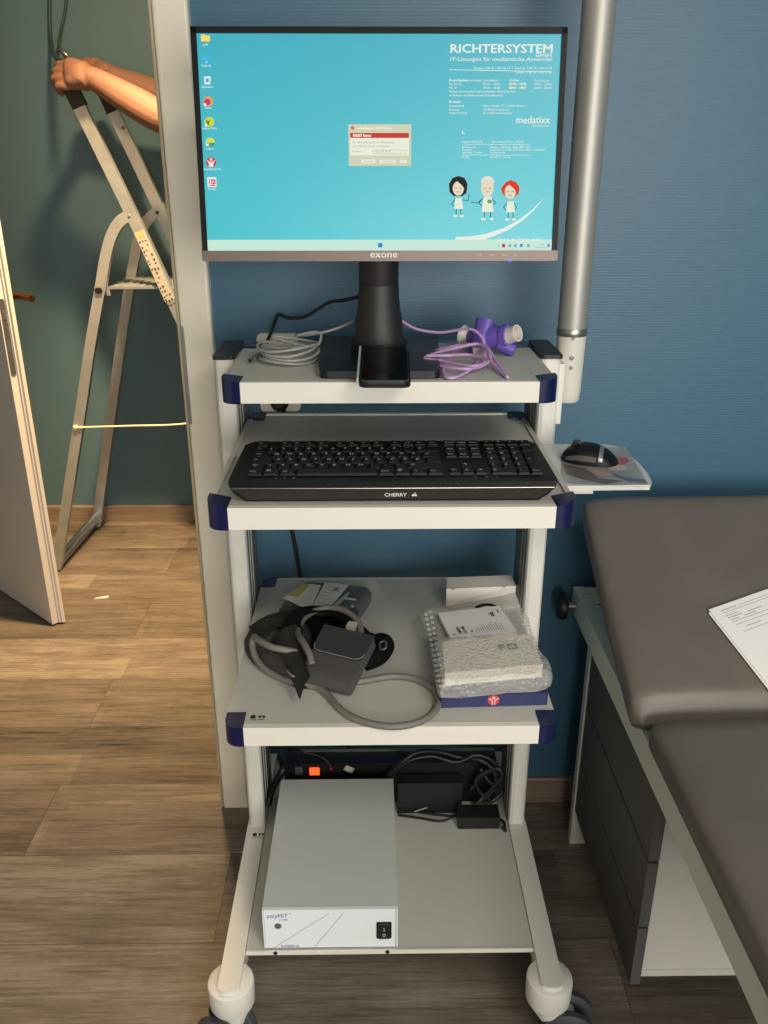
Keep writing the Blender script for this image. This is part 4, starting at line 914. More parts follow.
c1 = [atY(398, 318, 1.50), atY(408, 325, 1.49), atY(420, 330, 1.48), atY(440, 332.5, 1.47), atY(458, 330, 1.455), atY(470, 329, 1.44), atY(479, 334, 1.425), atY(484, 343, 1.41)]
c1 += zl([(482, 352, .010), (476, 364, .006), (465, 373, .002), (452, 378, .001), (443.5, 374, .002), (446, 362, .004), (457, 350, .008), (470, 343.5, .012), (483, 343.5, .015), (490, 351, .013), (497, 364, .006), (508, 377.5, .0005), (499, 370, .003), (489, 358, .011), (487, 347, .018),
          (476, 345, .016), (458, 345.5, .013), (438, 350, .008), (424, 357, .004), (428, 362.5, .003), (442, 366.5, .004), (462, 369, .006), (479, 367, .006), (490, 360, .009), (488, 350, .018), (478, 344, .021), (460, 347, .018), (436, 353, .012), (424.5, 358.5, .009), (440, 360.5, .008), (460, 364.5, .009), (476, 366, .011), (484, 361, .010)])
c1 += zl([(470, 355, .012), (448, 355.5, .014), (426, 356, .012)])
obj('handset_cable', tube(nb(), c1, .0026, 6, n=8), M['pink'], sp_, smooth=True)

# ------------------------------------------------------------------ middle shelf
Z1 = 0.6762
# slate-wrapped cuff packet in a clear bag
pk = thing('packaged_cuff', 'slate grey packet with white labels in a clear bag behind the fabric cuff', 'package', (-.09, 1.46, Z1))
zt_ = Z1 + .034
P4 = [atZ(279, 607, zt_), atZ(352, 615, zt_), atZ(371, 587, zt_), atZ(306, 581, zt_)]
cen = sum(P4, V(0, 0, 0)) / 4
bm = nb()
ringsz = [(Z1 + .001, 1.0), (Z1 + .008, 1.05), (Z1 + .026, 1.04), (zt_, .97)]
rr = []
for z, s in ringsz:
    poly = bev_poly([(cen.x + (p.x - cen.x) * s, cen.y + (p.y - cen.y) * s) for p in P4], .012, 4)
    rr.append([bm.verts.new((x, y, z + .002 * noise.noise(V(x * 30, y * 30, z * 20)))) for x, y in poly])
bm.faces.new(rr[0][::-1]); bm.faces.new(rr[-1])
for a, b in zip(rr, rr[1:]):
    for i in range(len(a)): bm.faces.new([a[i], a[(i + 1) % len(a)], b[(i + 1) % len(a)], b[i]])
pb = obj('packet', bm, M['pack'], pk, smooth=50)
def ontop(pts, z): return [atZ(x, y, z) for x, y in pts]
def label(name, pxs, z, m, par):
    P = ontop(pxs, z); return obj(name, hexa(nb(), [p - V(0, 0, .0006) for p in P], P), m, par)
l1 = label('label', [(283, 598), (303, 583.5), (321, 585), (311, 608), (300, 606)], zt_ + .0035, M['label'], pk)
label('label_stripe', [(288.5, 595), (304, 583.8), (310, 584.5), (298, 597)], zt_ + .0045, M['yellow'], l1)
l2 = label('label', [(311, 608), (325, 582.5), (349, 584.5), (336, 600), (329, 607), (322, 609)], zt_ + .0045, M['label'], pk)
bm = nb(); a = atZ(317, 606.5, zt_ + .0048); ex_ = (atZ(330, 608, zt_) - atZ(313, 606.5, zt_)).normalized(); ey_ = V(-ex_.y, ex_.x, 0)
add_text(bm, 'CE', .015, frame_mtx(atZ(318, 606.5, zt_ + .0052), ex_, ey_), bold=.0002)
for i in range(6):
    p0 = atZ(316 + i * 2.2, 602 - i * 3.2, zt_ + .0052); quad(bm, [p0, p0 + ex_ * .018, p0 + ex_ * .018 + ey_ * .0015, p0 + ey_ * .0015])
    p0 = atZ(303 + i * 1.5, 602 - i * 2.6, zt_ + .0042); quad(bm, [p0, p0 + ex_ * .012, p0 + ex_ * .012 + ey_ * .0012, p0 + ey_ * .0012])
obj('label_print', bm, M['ink'], l2)
bm = nb(); p = atZ(332, 590.5, zt_ + .0053); 
for i in range(3):
    for j in range(3):
        if (i + j) % 2 == 0 or i == 1: quad(bm, [p + ex_ * (.0045 * i) + ey_ * (.0045 * j), p + ex_ * (.0045 * i + .0038) + ey_ * (.0045 * j), p + ex_ * (.0045 * i + .0038) + ey_ * (.0045 * j + .0038), p + ex_ * (.0045 * i) + ey_ * (.0045 * j + .0038)])
obj('label_print', bm, M['inkd'], l2)
label('label_strip', [(334, 604), (348, 592), (350, 592.6), (337.5, 605.5)], zt_ + .004, mat('label_pale_blue', (150, 176, 180), .5), pk)
label('label_strip', [(344, 597), (356, 599), (355.6, 600.2), (344, 598.6)], zt_ + .0036, M['label'], pk)
bm = nb(); p = atZ(282, 612, Z1 + .02)
a = (atZ(281, 612, Z1 + .024) , atZ(290, 613, Z1 + .024)); box(bm, a[0].x, a[1].x, a[0].y - .004, a[0].y, Z1 + .020, Z1 + .025); 
obj('label_edge', bm, M['label'], pk)
# the loose clear bag round it
bm = nb(); oute = [(262, 616), (266, 600), (284, 592), (366, 592), (382, 594), (366, 616), (354, 624), (284, 622)]
nx = 26; ctr = cen
ring_out = [atZ(x, y, Z1 + .0035) for x, y in oute]
R1 = smooth_path(ring_out, 5, True)
lv = []
for z, s in ((Z1 + .0012, 1.0), (Z1 + .010, .985), (Z1 + .024, .93), (zt_ + .005, .85)):
    lv.append([bm.verts.new((ctr.x + (p.x - ctr.x) * s, ctr.y + (p.y - ctr.y) * s, max(Z1 + .0008, z + .004 * noise.noise(V(p.x * 45, p.y * 45, z * 60))))) for p in R1])
for a, b in zip(lv, lv[1:]):
    for i in range(len(a)): bm.faces.new([a[i], a[(i + 1) % len(a)], b[(i + 1) % len(a)], b[i]])
bm.faces.new(lv[-1])
obj('clear_bag', bm, M['clear'], pk, smooth=25)

# generic cloth-ish lump: polar height surface with creases
def lump(poly, z0, hfun, n=10, seed=0, k=5, crease=.006, fr=22):
    bm = nb(); R = smooth_path(poly, k, True); c = sum(R, V(0, 0, 0)) / len(R); rings = []
    for i in range(n + 1):
        s = 1 - i / n
        rg = []
        for p in R:
            x = c.x + (p.x - c.x) * s; y = c.y + (p.y - c.y) * s
            h = hfun(s, x, y) + crease * noise.noise(V(x * fr, y * fr, seed)) * (1 if i > 0 else 0)
            rg.append(bm.verts.new((x, y, z0 + max(0.0006, h))))
        rings.append(rg)
    for a, b in zip(rings, rings[1:]):
        for i in range(len(a)): bm.faces.new([a[i], a[(i + 1) % len(a)], b[(i + 1) % len(a)], b[i]])
    base_ = [bm.verts.new((v.co.x, v.co.y, z0)) for v in rings[0]]
    for i in range(len(base_)): bm.faces.new([base_[i], base_[(i + 1) % len(base_)], rings[0][(i + 1) % len(base_)], rings[0][i]])
    bm.faces.new(base_[::-1])
    bmesh.ops.remove_doubles(bm, verts=bm.verts, dist=1e-5); return bm
# charcoal cuff, crumpled
cf = thing('blood_pressure_cuff', 'crumpled charcoal fabric cuff with grey hose on the left of the shelf', 'blood pressure cuff', (-.16, 1.24, Z1))
poly = ontop([(244, 634), (246, 648), (257, 661), (280, 675), (304, 683), (322, 676), (318, 640), (302, 616), (286, 614), (262, 623), (251, 628)], Z1 + .012)
bm = lump(poly, Z1, lambda s, x, y: .040 * (1 - s ** 4.0) + .016 * (1 - s ** 2) * (.5 - abs(noise.noise(V(x * 26 + y * 12, y * 20 - x * 9, 2.0)))) - .020 * math.exp(-((x + .165) ** 2 + (y - 1.262) ** 2) / .0006), 16, 3, 8, .005, 60); obj('cuff_fabric', bm, M['fabric'], cf, smooth=40)
def strip3(pts, w, t, m, name, par, k=6, upv=None, sm=50):
    return obj(name, sweep(nb(), smooth_path(pts, k), [(-w / 2, -t / 2), (w / 2, -t / 2), (w / 2, t / 2), (-w / 2, t / 2)], up=upv), m, par, smooth=sm)
# two folded flaps of the cuff
def sheet(quadpx, nu, nv, hf, m, name, par, thick=.003):
    (a, b, c, d) = quadpx; bm = nb(); g = []
    for i in range(nu + 1):
        r_ = []
        for j in range(nv + 1):
            u, v = i / nu, j / nv
            p = (a * (1 - u) + b * u) * (1 - v) + (d * (1 - u) + c * u) * v
            r_.append(bm.verts.new(p + V(0, 0, hf(u, v))))
        g.append(r_)
    for i in range(nu):
        for j in range(nv): bm.faces.new([g[i][j], g[i + 1][j], g[i + 1][j + 1], g[i][j + 1]])
    bmesh.ops.solidify(bm, geom=bm.faces[:], thickness=thick)
    return obj(name, bm, m, par, smooth=50)
F1 = ontop([(248, 627), (287, 611), (300, 618), (262, 634)], Z1 + .05)
sheet(F1, 10, 6, lambda u, v: .008 * math.sin(u * PI) - .010 * v + .004 * noise.noise(V(u * 4, v * 4, 1)), M['fabric'], 'cuff_flap', cf)
F2 = ontop([(275, 639), (299, 626), (310, 660), (299, 681)], Z1 + .054)
F2[2].z -= .03; F2[3].z -= .035
sheet(F2, 8, 10, lambda u, v: .012 * math.sin(u * PI) * (1 - .5 * v) + .003 * noise.noise(V(u * 5, v * 6, 4)), M['fabric'], 'cuff_flap', cf)
F3 = ontop([(284, 668), (304, 680), (313, 685), (305, 690)], Z1 + .004); F3[0].z += .01
sheet(F3, 4, 4, lambda u, v: .002, M['fabric'], 'cuff_flap', cf)
p = atZ(289.5, 672.5, Z1 + .045); obj('cuff_ring', tube(nb(), [p + V(-.004, .006, 0), p + V(.003, -.004, -.002), p + V(.008, -.006, -.004)], .0018, 4, n=8), M['steel'], cf, smooth=True)
hz = Z1 + .006
h1 = [atZ(308, 655, Z1 + .05), atZ(303, 645, Z1 + .058), atZ(297, 640, Z1 + .058)]
hs = [atZ(296, 652, Z1 + .044), atZ(286, 650, Z1 + .050), atZ(272, 647, Z1 + .054), atZ(259, 640, Z1 + .054), atZ(254, 637, Z1 + .046), atZ(252.5, 646, Z1 + .030), atZ(257, 660, Z1 + .014), atZ(268, 671, Z1 + .008), atZ(284, 679, hz), atZ(304, 684, hz), atZ(318, 687.5, hz), atZ(328, 695, hz), atZ(337, 706, hz), atZ(352, 717, hz), atZ(372, 724, hz), atZ(394, 726.5, hz), atZ(416, 723, hz), atZ(432, 714, hz), atZ(438.5, 702, hz), atZ(434, 690, hz), atZ(420, 680.5, hz), atZ(402, 676.5, hz), atZ(385, 677, hz), atZ(366, 680.5, hz), atZ(350, 683, hz)]
obj('air_hose', tube(nb(), hs, .0056, 8, n=12), M['hose'], cf, smooth=True)
h2 = [atZ(312, 664, Z1 + .046), atZ(309, 653, Z1 + .056), atZ(303, 642, Z1 + .060), atZ(298, 634, Z1 + .054), atZ(300, 624, Z1 + .046), atZ(308, 615, Z1 + .044), atZ(318, 610, Z1 + .048), atZ(330, 607.5, Z1 + .050), atZ(343, 610, Z1 + .052), atZ(354, 617, Z1 + .050), atZ(360, 627, Z1 + .046), atZ(360, 636, Z1 + .040)]
obj('air_hose', tube(nb(), h2, .0056, 8, n=12), M['hose'], cf, smooth=True)
obj('hose_plug', B(0, .016, 0, .018, 0, .022), mat('ivory_plug', (206, 200, 186), .5), cf, mtx=Matrix.Translation(atZ(346, 637, Z1 + .030)) @ Matrix.Rotation(-.3, 4, 'Z'), bevel=.002)
obj('hose_joint', cyl(nb(), atZ(360, 634, Z1 + .041), atZ(361, 641, Z1 + .036), .0048, .0048, 14), M['steel'], cf, smooth=40)
# black webbing belt under and behind the pouch
bt = thing('carrying_belt', 'bunched black webbing belt behind the grey leather pouch', 'belt', (-.03, 1.27, Z1))
poly = ontop([(289, 618), (300, 640), (322, 660), (350, 664), (372, 661), (384, 652), (387, 641), (378, 634), (364, 630), (352, 620), (338, 612), (318, 610), (300, 611)], Z1 + .012)
obj('belt_webbing', lump(poly, Z1, lambda s, x, y: .034 * (1 - s ** 2.5) + .010 * (1 - s) * math.sin(x * 90), 10, 9, 6, .014, 34), M['webbing'], bt, smooth=40)
b1 = [atZ(366, 652, Z1 + .016), atZ(376, 640, Z1 + .020), atZ(384, 636, Z1 + .018), atZ(387.5, 645, Z1 + .014), atZ(380, 657, Z1 + .012), atZ(364, 664, Z1 + .010)]
strip3(b1, .026, .004, M['webbing'], 'belt_loop', bt, 8, (0, .3, 1))
b2 = [atZ(296, 634, Z1 + .052), atZ(294, 622, Z1 + .056), atZ(300, 613, Z1 + .052), atZ(316, 609, Z1 + .048), atZ(336, 613, Z1 + .044), atZ(352, 624, Z1 + .042)]
strip3(b2, .024, .004, M['webbing'], 'belt_loop', bt, 8, (0, .2, 1))
p = atZ(382, 645, Z1 + .028); obj('belt_buckle', tube(nb(), [p + V(-.003, .008, 0), p + V(.006, .006, .003), p + V(.006, -.010, .0), p + V(-.003, -.008, -.003)], .0018, 4, True, 8), M['screw'], bt, smooth=True)
# recorder in grey leather pouch, leaning back on belt
po = thing('recorder_pouch', 'grey leather recorder pouch with folded-over flap on the middle shelf', 'pouch', (-.05, 1.20, Z1))
f0, f1 = atZ(298, 677, Z1 + .024), atZ(348, 688, Z1 + .023)
b0, b1_ = atZ(313, 624, Z1 + .062), atZ(362, 637, Z1 + .060)
ex_ = ((f1 - f0) + (b1_ - b0)).normalized(); ey_ = ((b0 - f0) + (b1_ - f1)); ez_ = ex_.cross(ey_).normalized()
PW = ((f1 - f0).length + (b1_ - b0).length) / 2; PL_ = ((b0 - f0).length + (b1_ - f1).length) / 2
o_ = (f0 + f1 + b0 + b1_) / 4 - ex_ * PW / 2 - ey_.normalized() * PL_ / 2 - ez_ * .023
pm = frame_mtx(o_, ex_, ey_)
def ppt(x, y, z): return pm @ V(x, y, z)
# rounded-bottom body: profile in the length/thickness plane
pr_ = [(.001, .005), (.000, .010), (.0025, .015), (.008, .0190), (.016, .0218), (.026, .023), (PL_ - .004, .023), (PL_, .020), (PL_, .002), (PL_ - .004, 0), (.012, 0), (.004, .002)]
bm = nb(); a = [bm.verts.new(ppt(0, y, z)) for y, z in pr_]; b = [bm.verts.new(ppt(PW, y, z)) for y, z in pr_]
bm.faces.new(a[::-1]); bm.faces.new(b)
for i in range(len(pr_)): bm.faces.new([a[i], a[(i + 1) % len(pr_)], b[(i + 1) % len(pr_)], b[i]])
lowest = min(v.co.z for v in bm.verts); lift = max(0, Z1 + .0005 - lowest)
LM = Matrix.Translation((0, 0, lift))
obj('pouch_body', bm, M['pouch'], po, bevel=.0025, smooth=30, mtx=LM)
flp = rrect(-.001, PW + .001, PL_ * .50, PL_ + .002, .014, 6, (0, 0, 1, 1))
bm = nb(); hexa(bm, [ppt(x, y, .0235) for x, y in flp], [ppt(x, y, .0265) for x, y in flp]); fp = obj('pouch_flap', bm, M['pouchd'], po, mtx=LM, bevel=.0008)
bm = nb(); box(bm, 0, 0, 0, 0, 0, 0); bm.free()
cpt_ = [ppt(x, y, .0267) for x, y in rrect(0, PW, PL_ * .50 + .001, PL_ * .9, .014, 6, (0, 0, 1, 1)) if y < PL_ * .7]
obj('flap_edge', tube(nb(), cpt_, .0008, 1, n=6), mat('flap_edge_grey', (128, 128, 126), .5), fp, mtx=LM, smooth=True)
# navy box with a round red emblem
nbx = thing('navy_box', 'flat navy cardboard box with red round emblem under the bubble wrap', 'box', (.185, 1.2, Z1))
q = [atZ(441, 708, Z1), atZ(547, 705, Z1)]
e_ = (q[1] - q[0]); e_.z = 0; L_ = e_.length; e_.normalize(); nrm = V(-e_.y, e_.x, 0); bxm = frame_mtx(q[0], e_, nrm)
BH = .024
obj('box_lid', B(0, L_, 0, .185, 0, BH), M['bluebox'], nbx, mtx=bxm, bevel=.0015)
bm = nb(); prism(bm, [(0.003, .0015), (L_ - .003, .0015), (L_ - .003, BH - .002), (.003, BH - .002)], 'y', -.0004, .0002); bf = obj('box_front', bm, mat('navy_card_front', (46, 52, 96), .5), nbx, mtx=bxm)
bm = nb(); c = V(L_ * .49, -.0004, BH * .52); lathe(bm, c, (0, -1, 0), [(0, .0092), (.0003, .0092)], 28); em = obj('red_emblem', bm, M['red'], bf, mtx=bxm)
bm = nb(); lathe(bm, c + V(0, -.0004, .0042), (0, -1, 0), [(0, .0021), (.0003, .0021)], 12)
for s in (-1, 1): tube(bm, [c + V(s * .0075, -.0006, .003), c + V(s * .003, -.0006, .0005), c + V(s * .0018, -.0006, -.004), c + V(s * .002, -.0006, -.008)], .0008, 3, n=6)
obj('emblem_figure', bm, mat('emblem_white', (230, 222, 222), .5), em, mtx=bxm)
# bubble-wrap bag with a white carton
ZB = Z1 + BH + .0008
bb = thing('bubble_wrap_bag', 'translucent bubble wrap bag with white carton lying on the navy box', 'bag', (.19, 1.25, ZB))
o4 = [(437, 689), (449, 696), (500, 692), (551, 685), (538, 655), (522, 608), (480, 607), (424, 611), (429, 640)]
R = smooth_path([atZ(x, y, ZB + .008) for x, y in o4], 7, True); c = sum(R, V(0, 0, 0)) / len(R)
ZC = ZB + .012
ctp = [atZ(445, 673, ZC + .018), atZ(543, 664, ZC + .018), atZ(529, 634, ZC + .018), atZ(442, 641, ZC + .018)]
yb_ = (ctp[2].y + ctp[3].y) / 2
def film_h(y):
    t = min(1, max(0, (y - yb_ + .002) / .03)); return .0325 * (1 - t) + .0105 * t
bm = nb(); rings = []
for k, s in ((0, .95), (.12, .99), (.35, 1.0), (.6, .99), (.85, .965), (.97, .93), (1.0, .85), (1.0, .6), (1.0, .3), (1.0, .03)):
    rg = []
    for p in R:
        x = c.x + (p.x - c.x) * s; y = c.y + (p.y - c.y) * s
        nz_ = noise.noise(V(x * 55, y * 55, k * 9))
        rg.append(bm.verts.new((x + .0028 * nz_, y + .0032 * noise.noise(V(x * 50 + 9, y * 50, k * 9)), max(ZB + .0002, ZB + film_h(y) * k + (.0022 * nz_ if k > .1 else 0) + (.0025 * abs(noise.noise(V(x * 140, y * 140, k * 20))) if .1 < k < .99 else 0)))))
    rings.append(rg)
for a, b in zip(rings, rings[1:]):
    for i in range(len(a)): bm.faces.new([a[i], a[(i + 1) % len(a)], b[(i + 1) % len(a)], b[i]])
bag = obj('bag_film', bm, M['bubble'], bb, smooth=14)
g4 = [atZ(441, 680, ZB + .004), atZ(540, 672, ZB + .004), atZ(518, 611, ZB + .004), atZ(436, 615, ZB + .004)]
obj('grey_card', hexa(nb(), [p - V(0, 0, .003) for p in g4], g4), mat('card_grey', (188, 184, 174), .6), bb)
m = M['bubble']; nt = m.node_tree; bs = nt.nodes['Principled BSDF']
tc = nt.nodes.new('ShaderNodeTexCoord'); vo = nt.nodes.new('ShaderNodeTexVoronoi'); vo.inputs['Scale'].default_value = 150; nt.links.new(tc.outputs['Object'], vo.inputs['Vector'])
bpn = nt.nodes.new('ShaderNodeBump'); bpn.inputs['Strength'].default_value = .6; bpn.inputs['Distance'].default_value = .003; bpn.invert = True
nt.links.new(vo.outputs['Distance'], bpn.inputs['Height']); nt.links.new(bpn.outputs['Normal'], bs.inputs['Normal'])
# bubbles along the left seam
bm = nb(); random.seed(5)
for i in range(15):
    t = i / 14; p = atZ(426 + 14 * t, 614 + 72 * t, ZB + .013)
    bmesh.ops.create_uvsphere(bm, u_segments=10, v_segments=6, radius=.0042, matrix=Matrix.Translation(p) @ Matrix.Diagonal((1, 1, .6, 1)))
    p = atZ(430.5 + 14 * t, 612 + 74 * t, ZB + .014)
    bmesh.ops.create_uvsphere(bm, u_segments=10, v_segments=6, radius=.0038, matrix=Matrix.Translation(p) @ Matrix.Diagonal((1, 1, .6, 1)))
obj('bubble_row', bm, M['bubble'], bb, smooth=True)
carton = obj('white_carton', hexa(nb(), [p - V(0, 0, .0240) for p in ctp], ctp), mat('carton', (226, 218, 200), .6, var=.05, vscale=30), bb, bevel=.004)
bm = nb(); ex_ = (ctp[1] - ctp[0]).normalized(); ey_ = V(-ex_.y, ex_.x, 0)
fm = frame_mtx(atZ(500, 650, ZC + .0186), ex_, ey_)
for a in ((0, 0.004, 0, .016), (0, .011, .013, .016), (.007, .011, .006, .016), (.004, .011, .006, .009), (.015, .031, 0, .003), (.015, .018, 0, .016), (.028, .031, 0, .016), (.015, .031, .013, .016), (.020, .026, .006, .009)): 
    quad(bm, [fm @ V(a[0], a[2], 0), fm @ V(a[1], a[2], 0), fm @ V(a[1], a[3], 0), fm @ V(a[0], a[3], 0)])
quad(bm, [fm @ V(-.006, .001, 0), fm @ V(-.003, .001, 0), fm @ V(-.003, .003, 0), fm @ V(-.006, .003, 0)])
obj('carton_print', bm, mat('print_brown', (112, 104, 88), .6), carton)
# leaflets
lf = thing('leaflet_stack', 'folded white leaflets with printed text lying on the bubble wrap', 'leaflet', (.15, 1.33, ZC))
ZL = ZB + .020
t4 = [atZ(450, 637, ZL), atZ(516.5, 630.5, ZL), atZ(499, 605.5, ZL), atZ(438, 613, ZL)]
for k, (dx, dy, dz) in enumerate(((.003, -.0075, -.008), (.0015, -.004, -.0045), (0, 0, 0))):
    P = [p + V(dx, dy, dz) for p in t4]
    if k == 0: P[0] += V(.004, -.004, 0)
    lfo = obj('leaflet', hexa(nb(), [p - V(0, 0, .0030) for p in P], P), M['paper'], lf)
ex_ = (t4[1] - t4[0]).normalized(); ey_ = (t4[3] - t4[0]); ey_ = (ey_ - ex_ * ey_.dot(ex_)).normalized()
bm = nb(); zz_ = V(0, 0, .0003)
rx_ = frame_mtx(atZ(463, 634, ZL + .0004), ey_, -ex_)    # lines run up the page, turned a quarter
def upt(px, py): return frame_mtx(atZ(px, py, ZL + .0004), ey_, -ex_)
add_text(bm, 'ABDM', .0080, upt(462.0, 633.5), bold=.00008); add_text(bm, 'CE-MB', .0080, upt(467.5, 633), bold=.00008); add_text(bm, 'DE', .005, upt(473.5, 632)); add_text(bm, 'V1', .006, upt(456, 635))
obj('leaflet_print', bm, M['inkd'], lfo)
bm = nb()
for i in range(12):
    for j, (px, l, hh) in enumerate(((479, .013, 13),)):
        p = atZ(477 + i * 2.45, 632 - i * .25, ZL + .0004); ln = .018 + .012 * ((i * 7) % 5) / 5
        if i < 4 and i != 3: ln *= .6
        quad(bm, [p, p + ey_ * ln, p + ey_ * ln + ex_ * .0012, p + ex_ * .0012])
obj('leaflet_print', bm, M['ink'], lfo)
bm = nb(); add_text(bm, 'nfa', .013, upt(495, 616), bold=.0003); add_text(bm, 'med', .006, upt(499.5, 612.5)); obj('leaflet_print', bm, M['inkd'], lfo)
# small tag at left of leaflets
P = [atZ(444, 640, ZC + .004), atZ(450, 639.5, ZC + .004), atZ(450, 637, ZC + .006), atZ(444, 637.5, ZC + .006)]
obj('leaflet_clip', hexa(nb(), [p - V(0, 0, .002) for p in P], P), M['ink'], lf)
# white box at the back with zip bag in front
wb = thing('white_box', 'small plain white cardboard box at the back right of the shelf', 'box', (.21, 1.46, Z1))
zwt = Z1 + .040
w4 = [atZ(446.5, 588.5, zwt), atZ(516, 585.5, zwt), atZ(511, 575, zwt), atZ(447, 577.5, zwt)]
w4[2].y = min(w4[2].y, 1.55); w4[3].y = min(w4[3].y, 1.552)
obj('carton_body', hexa(nb(), [V(p.x, p.y, Z1) for p in w4], w4), M['card'], wb, bevel=.001)
bm = nb()
P = [w4[0] + V(.001, -.0005, .0002), w4[1] + V(-.001, -.0005, .0002)]; tube(bm, P, .0004, 1, n=4)
for t in (.06, .8): 
    p = P[0].lerp(P[1], t); box(bm, p.x, p.x + .007, p.y - .0004, p.y, p.z - .0025, p.z - .0008)
obj('lid_seam', bm, mat('seam', (120, 110, 102), .7), wb)
zb_ = thing('zip_bag', 'small clear zip bag with white card leaning on the white box', 'bag', (.215, 1.42, Z1))
P = [atY(447, 611, 1.412), atY(521, 610, 1.416), atY(515, 592, 1.440), atY(446, 605, 1.436)]
for p in P: p.z = max(p.z, Z1 + .002)
a, b, c_, d_ = P
sheet([a, b, c_, d_], 12, 3, lambda u, v: .002 * noise.noise(V(u * 6, v * 3, 2)), M['card'], 'white_slip', zb_, .0008)
off = V(0, -.006, .006)
sheet([a + off, b + off + V(.006, 0, 0), c_ + V(.012, -.004, .020), d_ + V(.03, -.004, .012)], 16, 5, lambda u, v: .004 * noise.noise(V(u * 9, v * 4, 6)), M['clear'], 'bag_film', zb_, .0006)
bm = nb(); pc_ = [atZ(476 + 24 * t, 607.5 - 3.6 * math.sin(PI * t) + 1.2 * t, Z1 + .040) for t in (0, .25, .5, .75, 1)]
obj('black_strap', sweep(nb(), smooth_path(pc_, 5), [(-.003, -.001), (.003, -.001), (.003, .001), (-.003, .001)]), M['webbing'], zb_)

# ------------------------------------------------------------------ bottom shelf
Z0 = 0.1656
dv = thing('isolating_transformer', 'light grey metal box with white front and rocker switch on the cart base', 'transformer', (-.08, 1.26, Z0))
DX0, DX1, DY0, DY1, DZ = -.1985, .0388, 1.1015, 1.440, .0935
zb1 = Z0 + .004; zt1 = Z0 + DZ
obj('case', B(DX0, DX1, DY0 + .004, DY1, zb1, zt1), M['devgrey'], dv, bevel=.002)
fp = obj('front_panel', B(DX0 + .003, DX1 - .004, DY0, DY0 + .004, zb1, zt1 - .001), M['devwhite'], dv, bevel=.0006)
bm = B(DX0, DX0 + .0025, DY0 - .0005, DY0 + .006, zb1, zt1); box(bm, DX1 - .0025, DX1, DY0 - .0005, DY0 + .006, zb1, zt1); box(bm, DX0, DX1, DY0 - .0005, DY0 + .006, zt1 - .0015, zt1 + .0006); obj('panel_frame', bm, M['devwhite'], dv)
bm = nb()
for x in (DX0 + .02, DX1 - .025):
    for y in (DY0 + .02, DY1 - .02): lathe(bm, (x, y, Z0), (0, 0, 1), [(0, .006), (.005, .006)], 12)
obj('rubber_foot', bm, M['black'], dv)
yf_ = DY0 - .0004
def dpt(px, py): p = atY(px, py, yf_); return p
bm = nb(); add_text(bm, 'polyMIT', .0130, FRONT(dpt(266.8, 918)), bold=.00008, xs=.78, space=1.08); add_text(bm, '™', .005, FRONT(dpt(288.5, 915)))
add_text(bm, 'L 1600', .0046, FRONT(dpt(279, 920.6)), xs=1.2); obj('front_lettering', bm, M['blueink'], fp)
bm = nb(); add_text(bm, 'SCHNEIDER AG', .0075, FRONT(dpt(281, 947.2)), bold=.00008, xs=.62); obj('front_lettering', bm, mat('violet_letters', (140, 140, 200), .6), fp)
bm = nb()
def fl_(a, b, w=.0008):
    pa, pb_ = dpt(*a), dpt(*b); t = (pb_ - pa).normalized(); n_ = V(-t.z, 0, t.x) * w / 2; quad(bm, [pa - n_, pb_ - n_, pb_ + n_, pa + n_])
fl_((270.5, 950), (329, 913.5)); fl_((312, 950), (343, 913.5)); obj('printed_line', bm, M['violet_ink'], fp)
bm = nb(); fl_((303.5, 949), (305, 950), .0014); fl_((305, 950), (307.5, 947.5), .0014); obj('printed_tick', bm, M['ink'], fp)
c = dpt(278, 926); obj('lamp', lathe(nb(), c, (0, -1, 0), [(0, .0062), (.001, .0060), (.002, .0035)], 20), M['screw'], fp, smooth=40)
a, b = dpt(376.5, 922), dpt(391.5, 937.5)
swt = obj('rocker_switch', prism(nb(), rrect(a.x, b.x, b.z, a.z, .002, 3), 'y', yf_ - .002, yf_), M['black'], dv)
bm = nb(); hexa(bm, [V(a.x + .003, yf_ - .002, b.z + .003), V(b.x - .003, yf_ - .002, b.z + .003), V(b.x - .003, yf_ - .002, a.z - .003), V(a.x + .003, yf_ - .002, a.z - .003)], [V(a.x + .0035, yf_ - .0065, b.z + .004), V(b.x - .0035, yf_ - .0065, b.z + .004), V(b.x - .0035, yf_ - .003, a.z - .004), V(a.x + .0035, yf_ - .003, a.z - .004)])
obj('rocker', bm, mat('rocker_black', (26, 28, 30), .35), swt)
bm = nb(); mx_ = (a.x + b.x) / 2; zc = (a.z + b.z) / 2
box(bm, mx_ - .0006, mx_ + .0006, yf_ - .0062, yf_ - .004, zc + .003, zc + .0085); sweep(bm, [V(mx_ + .0026 * math.cos(t), yf_ - .0066, zc - .0058 + .0026 * math.sin(t)) for t in [2 * PI * i / 16 for i in range(16)]], circ(.0006, 5), True)
obj('switch_marks', bm, M['switchw'], swt)
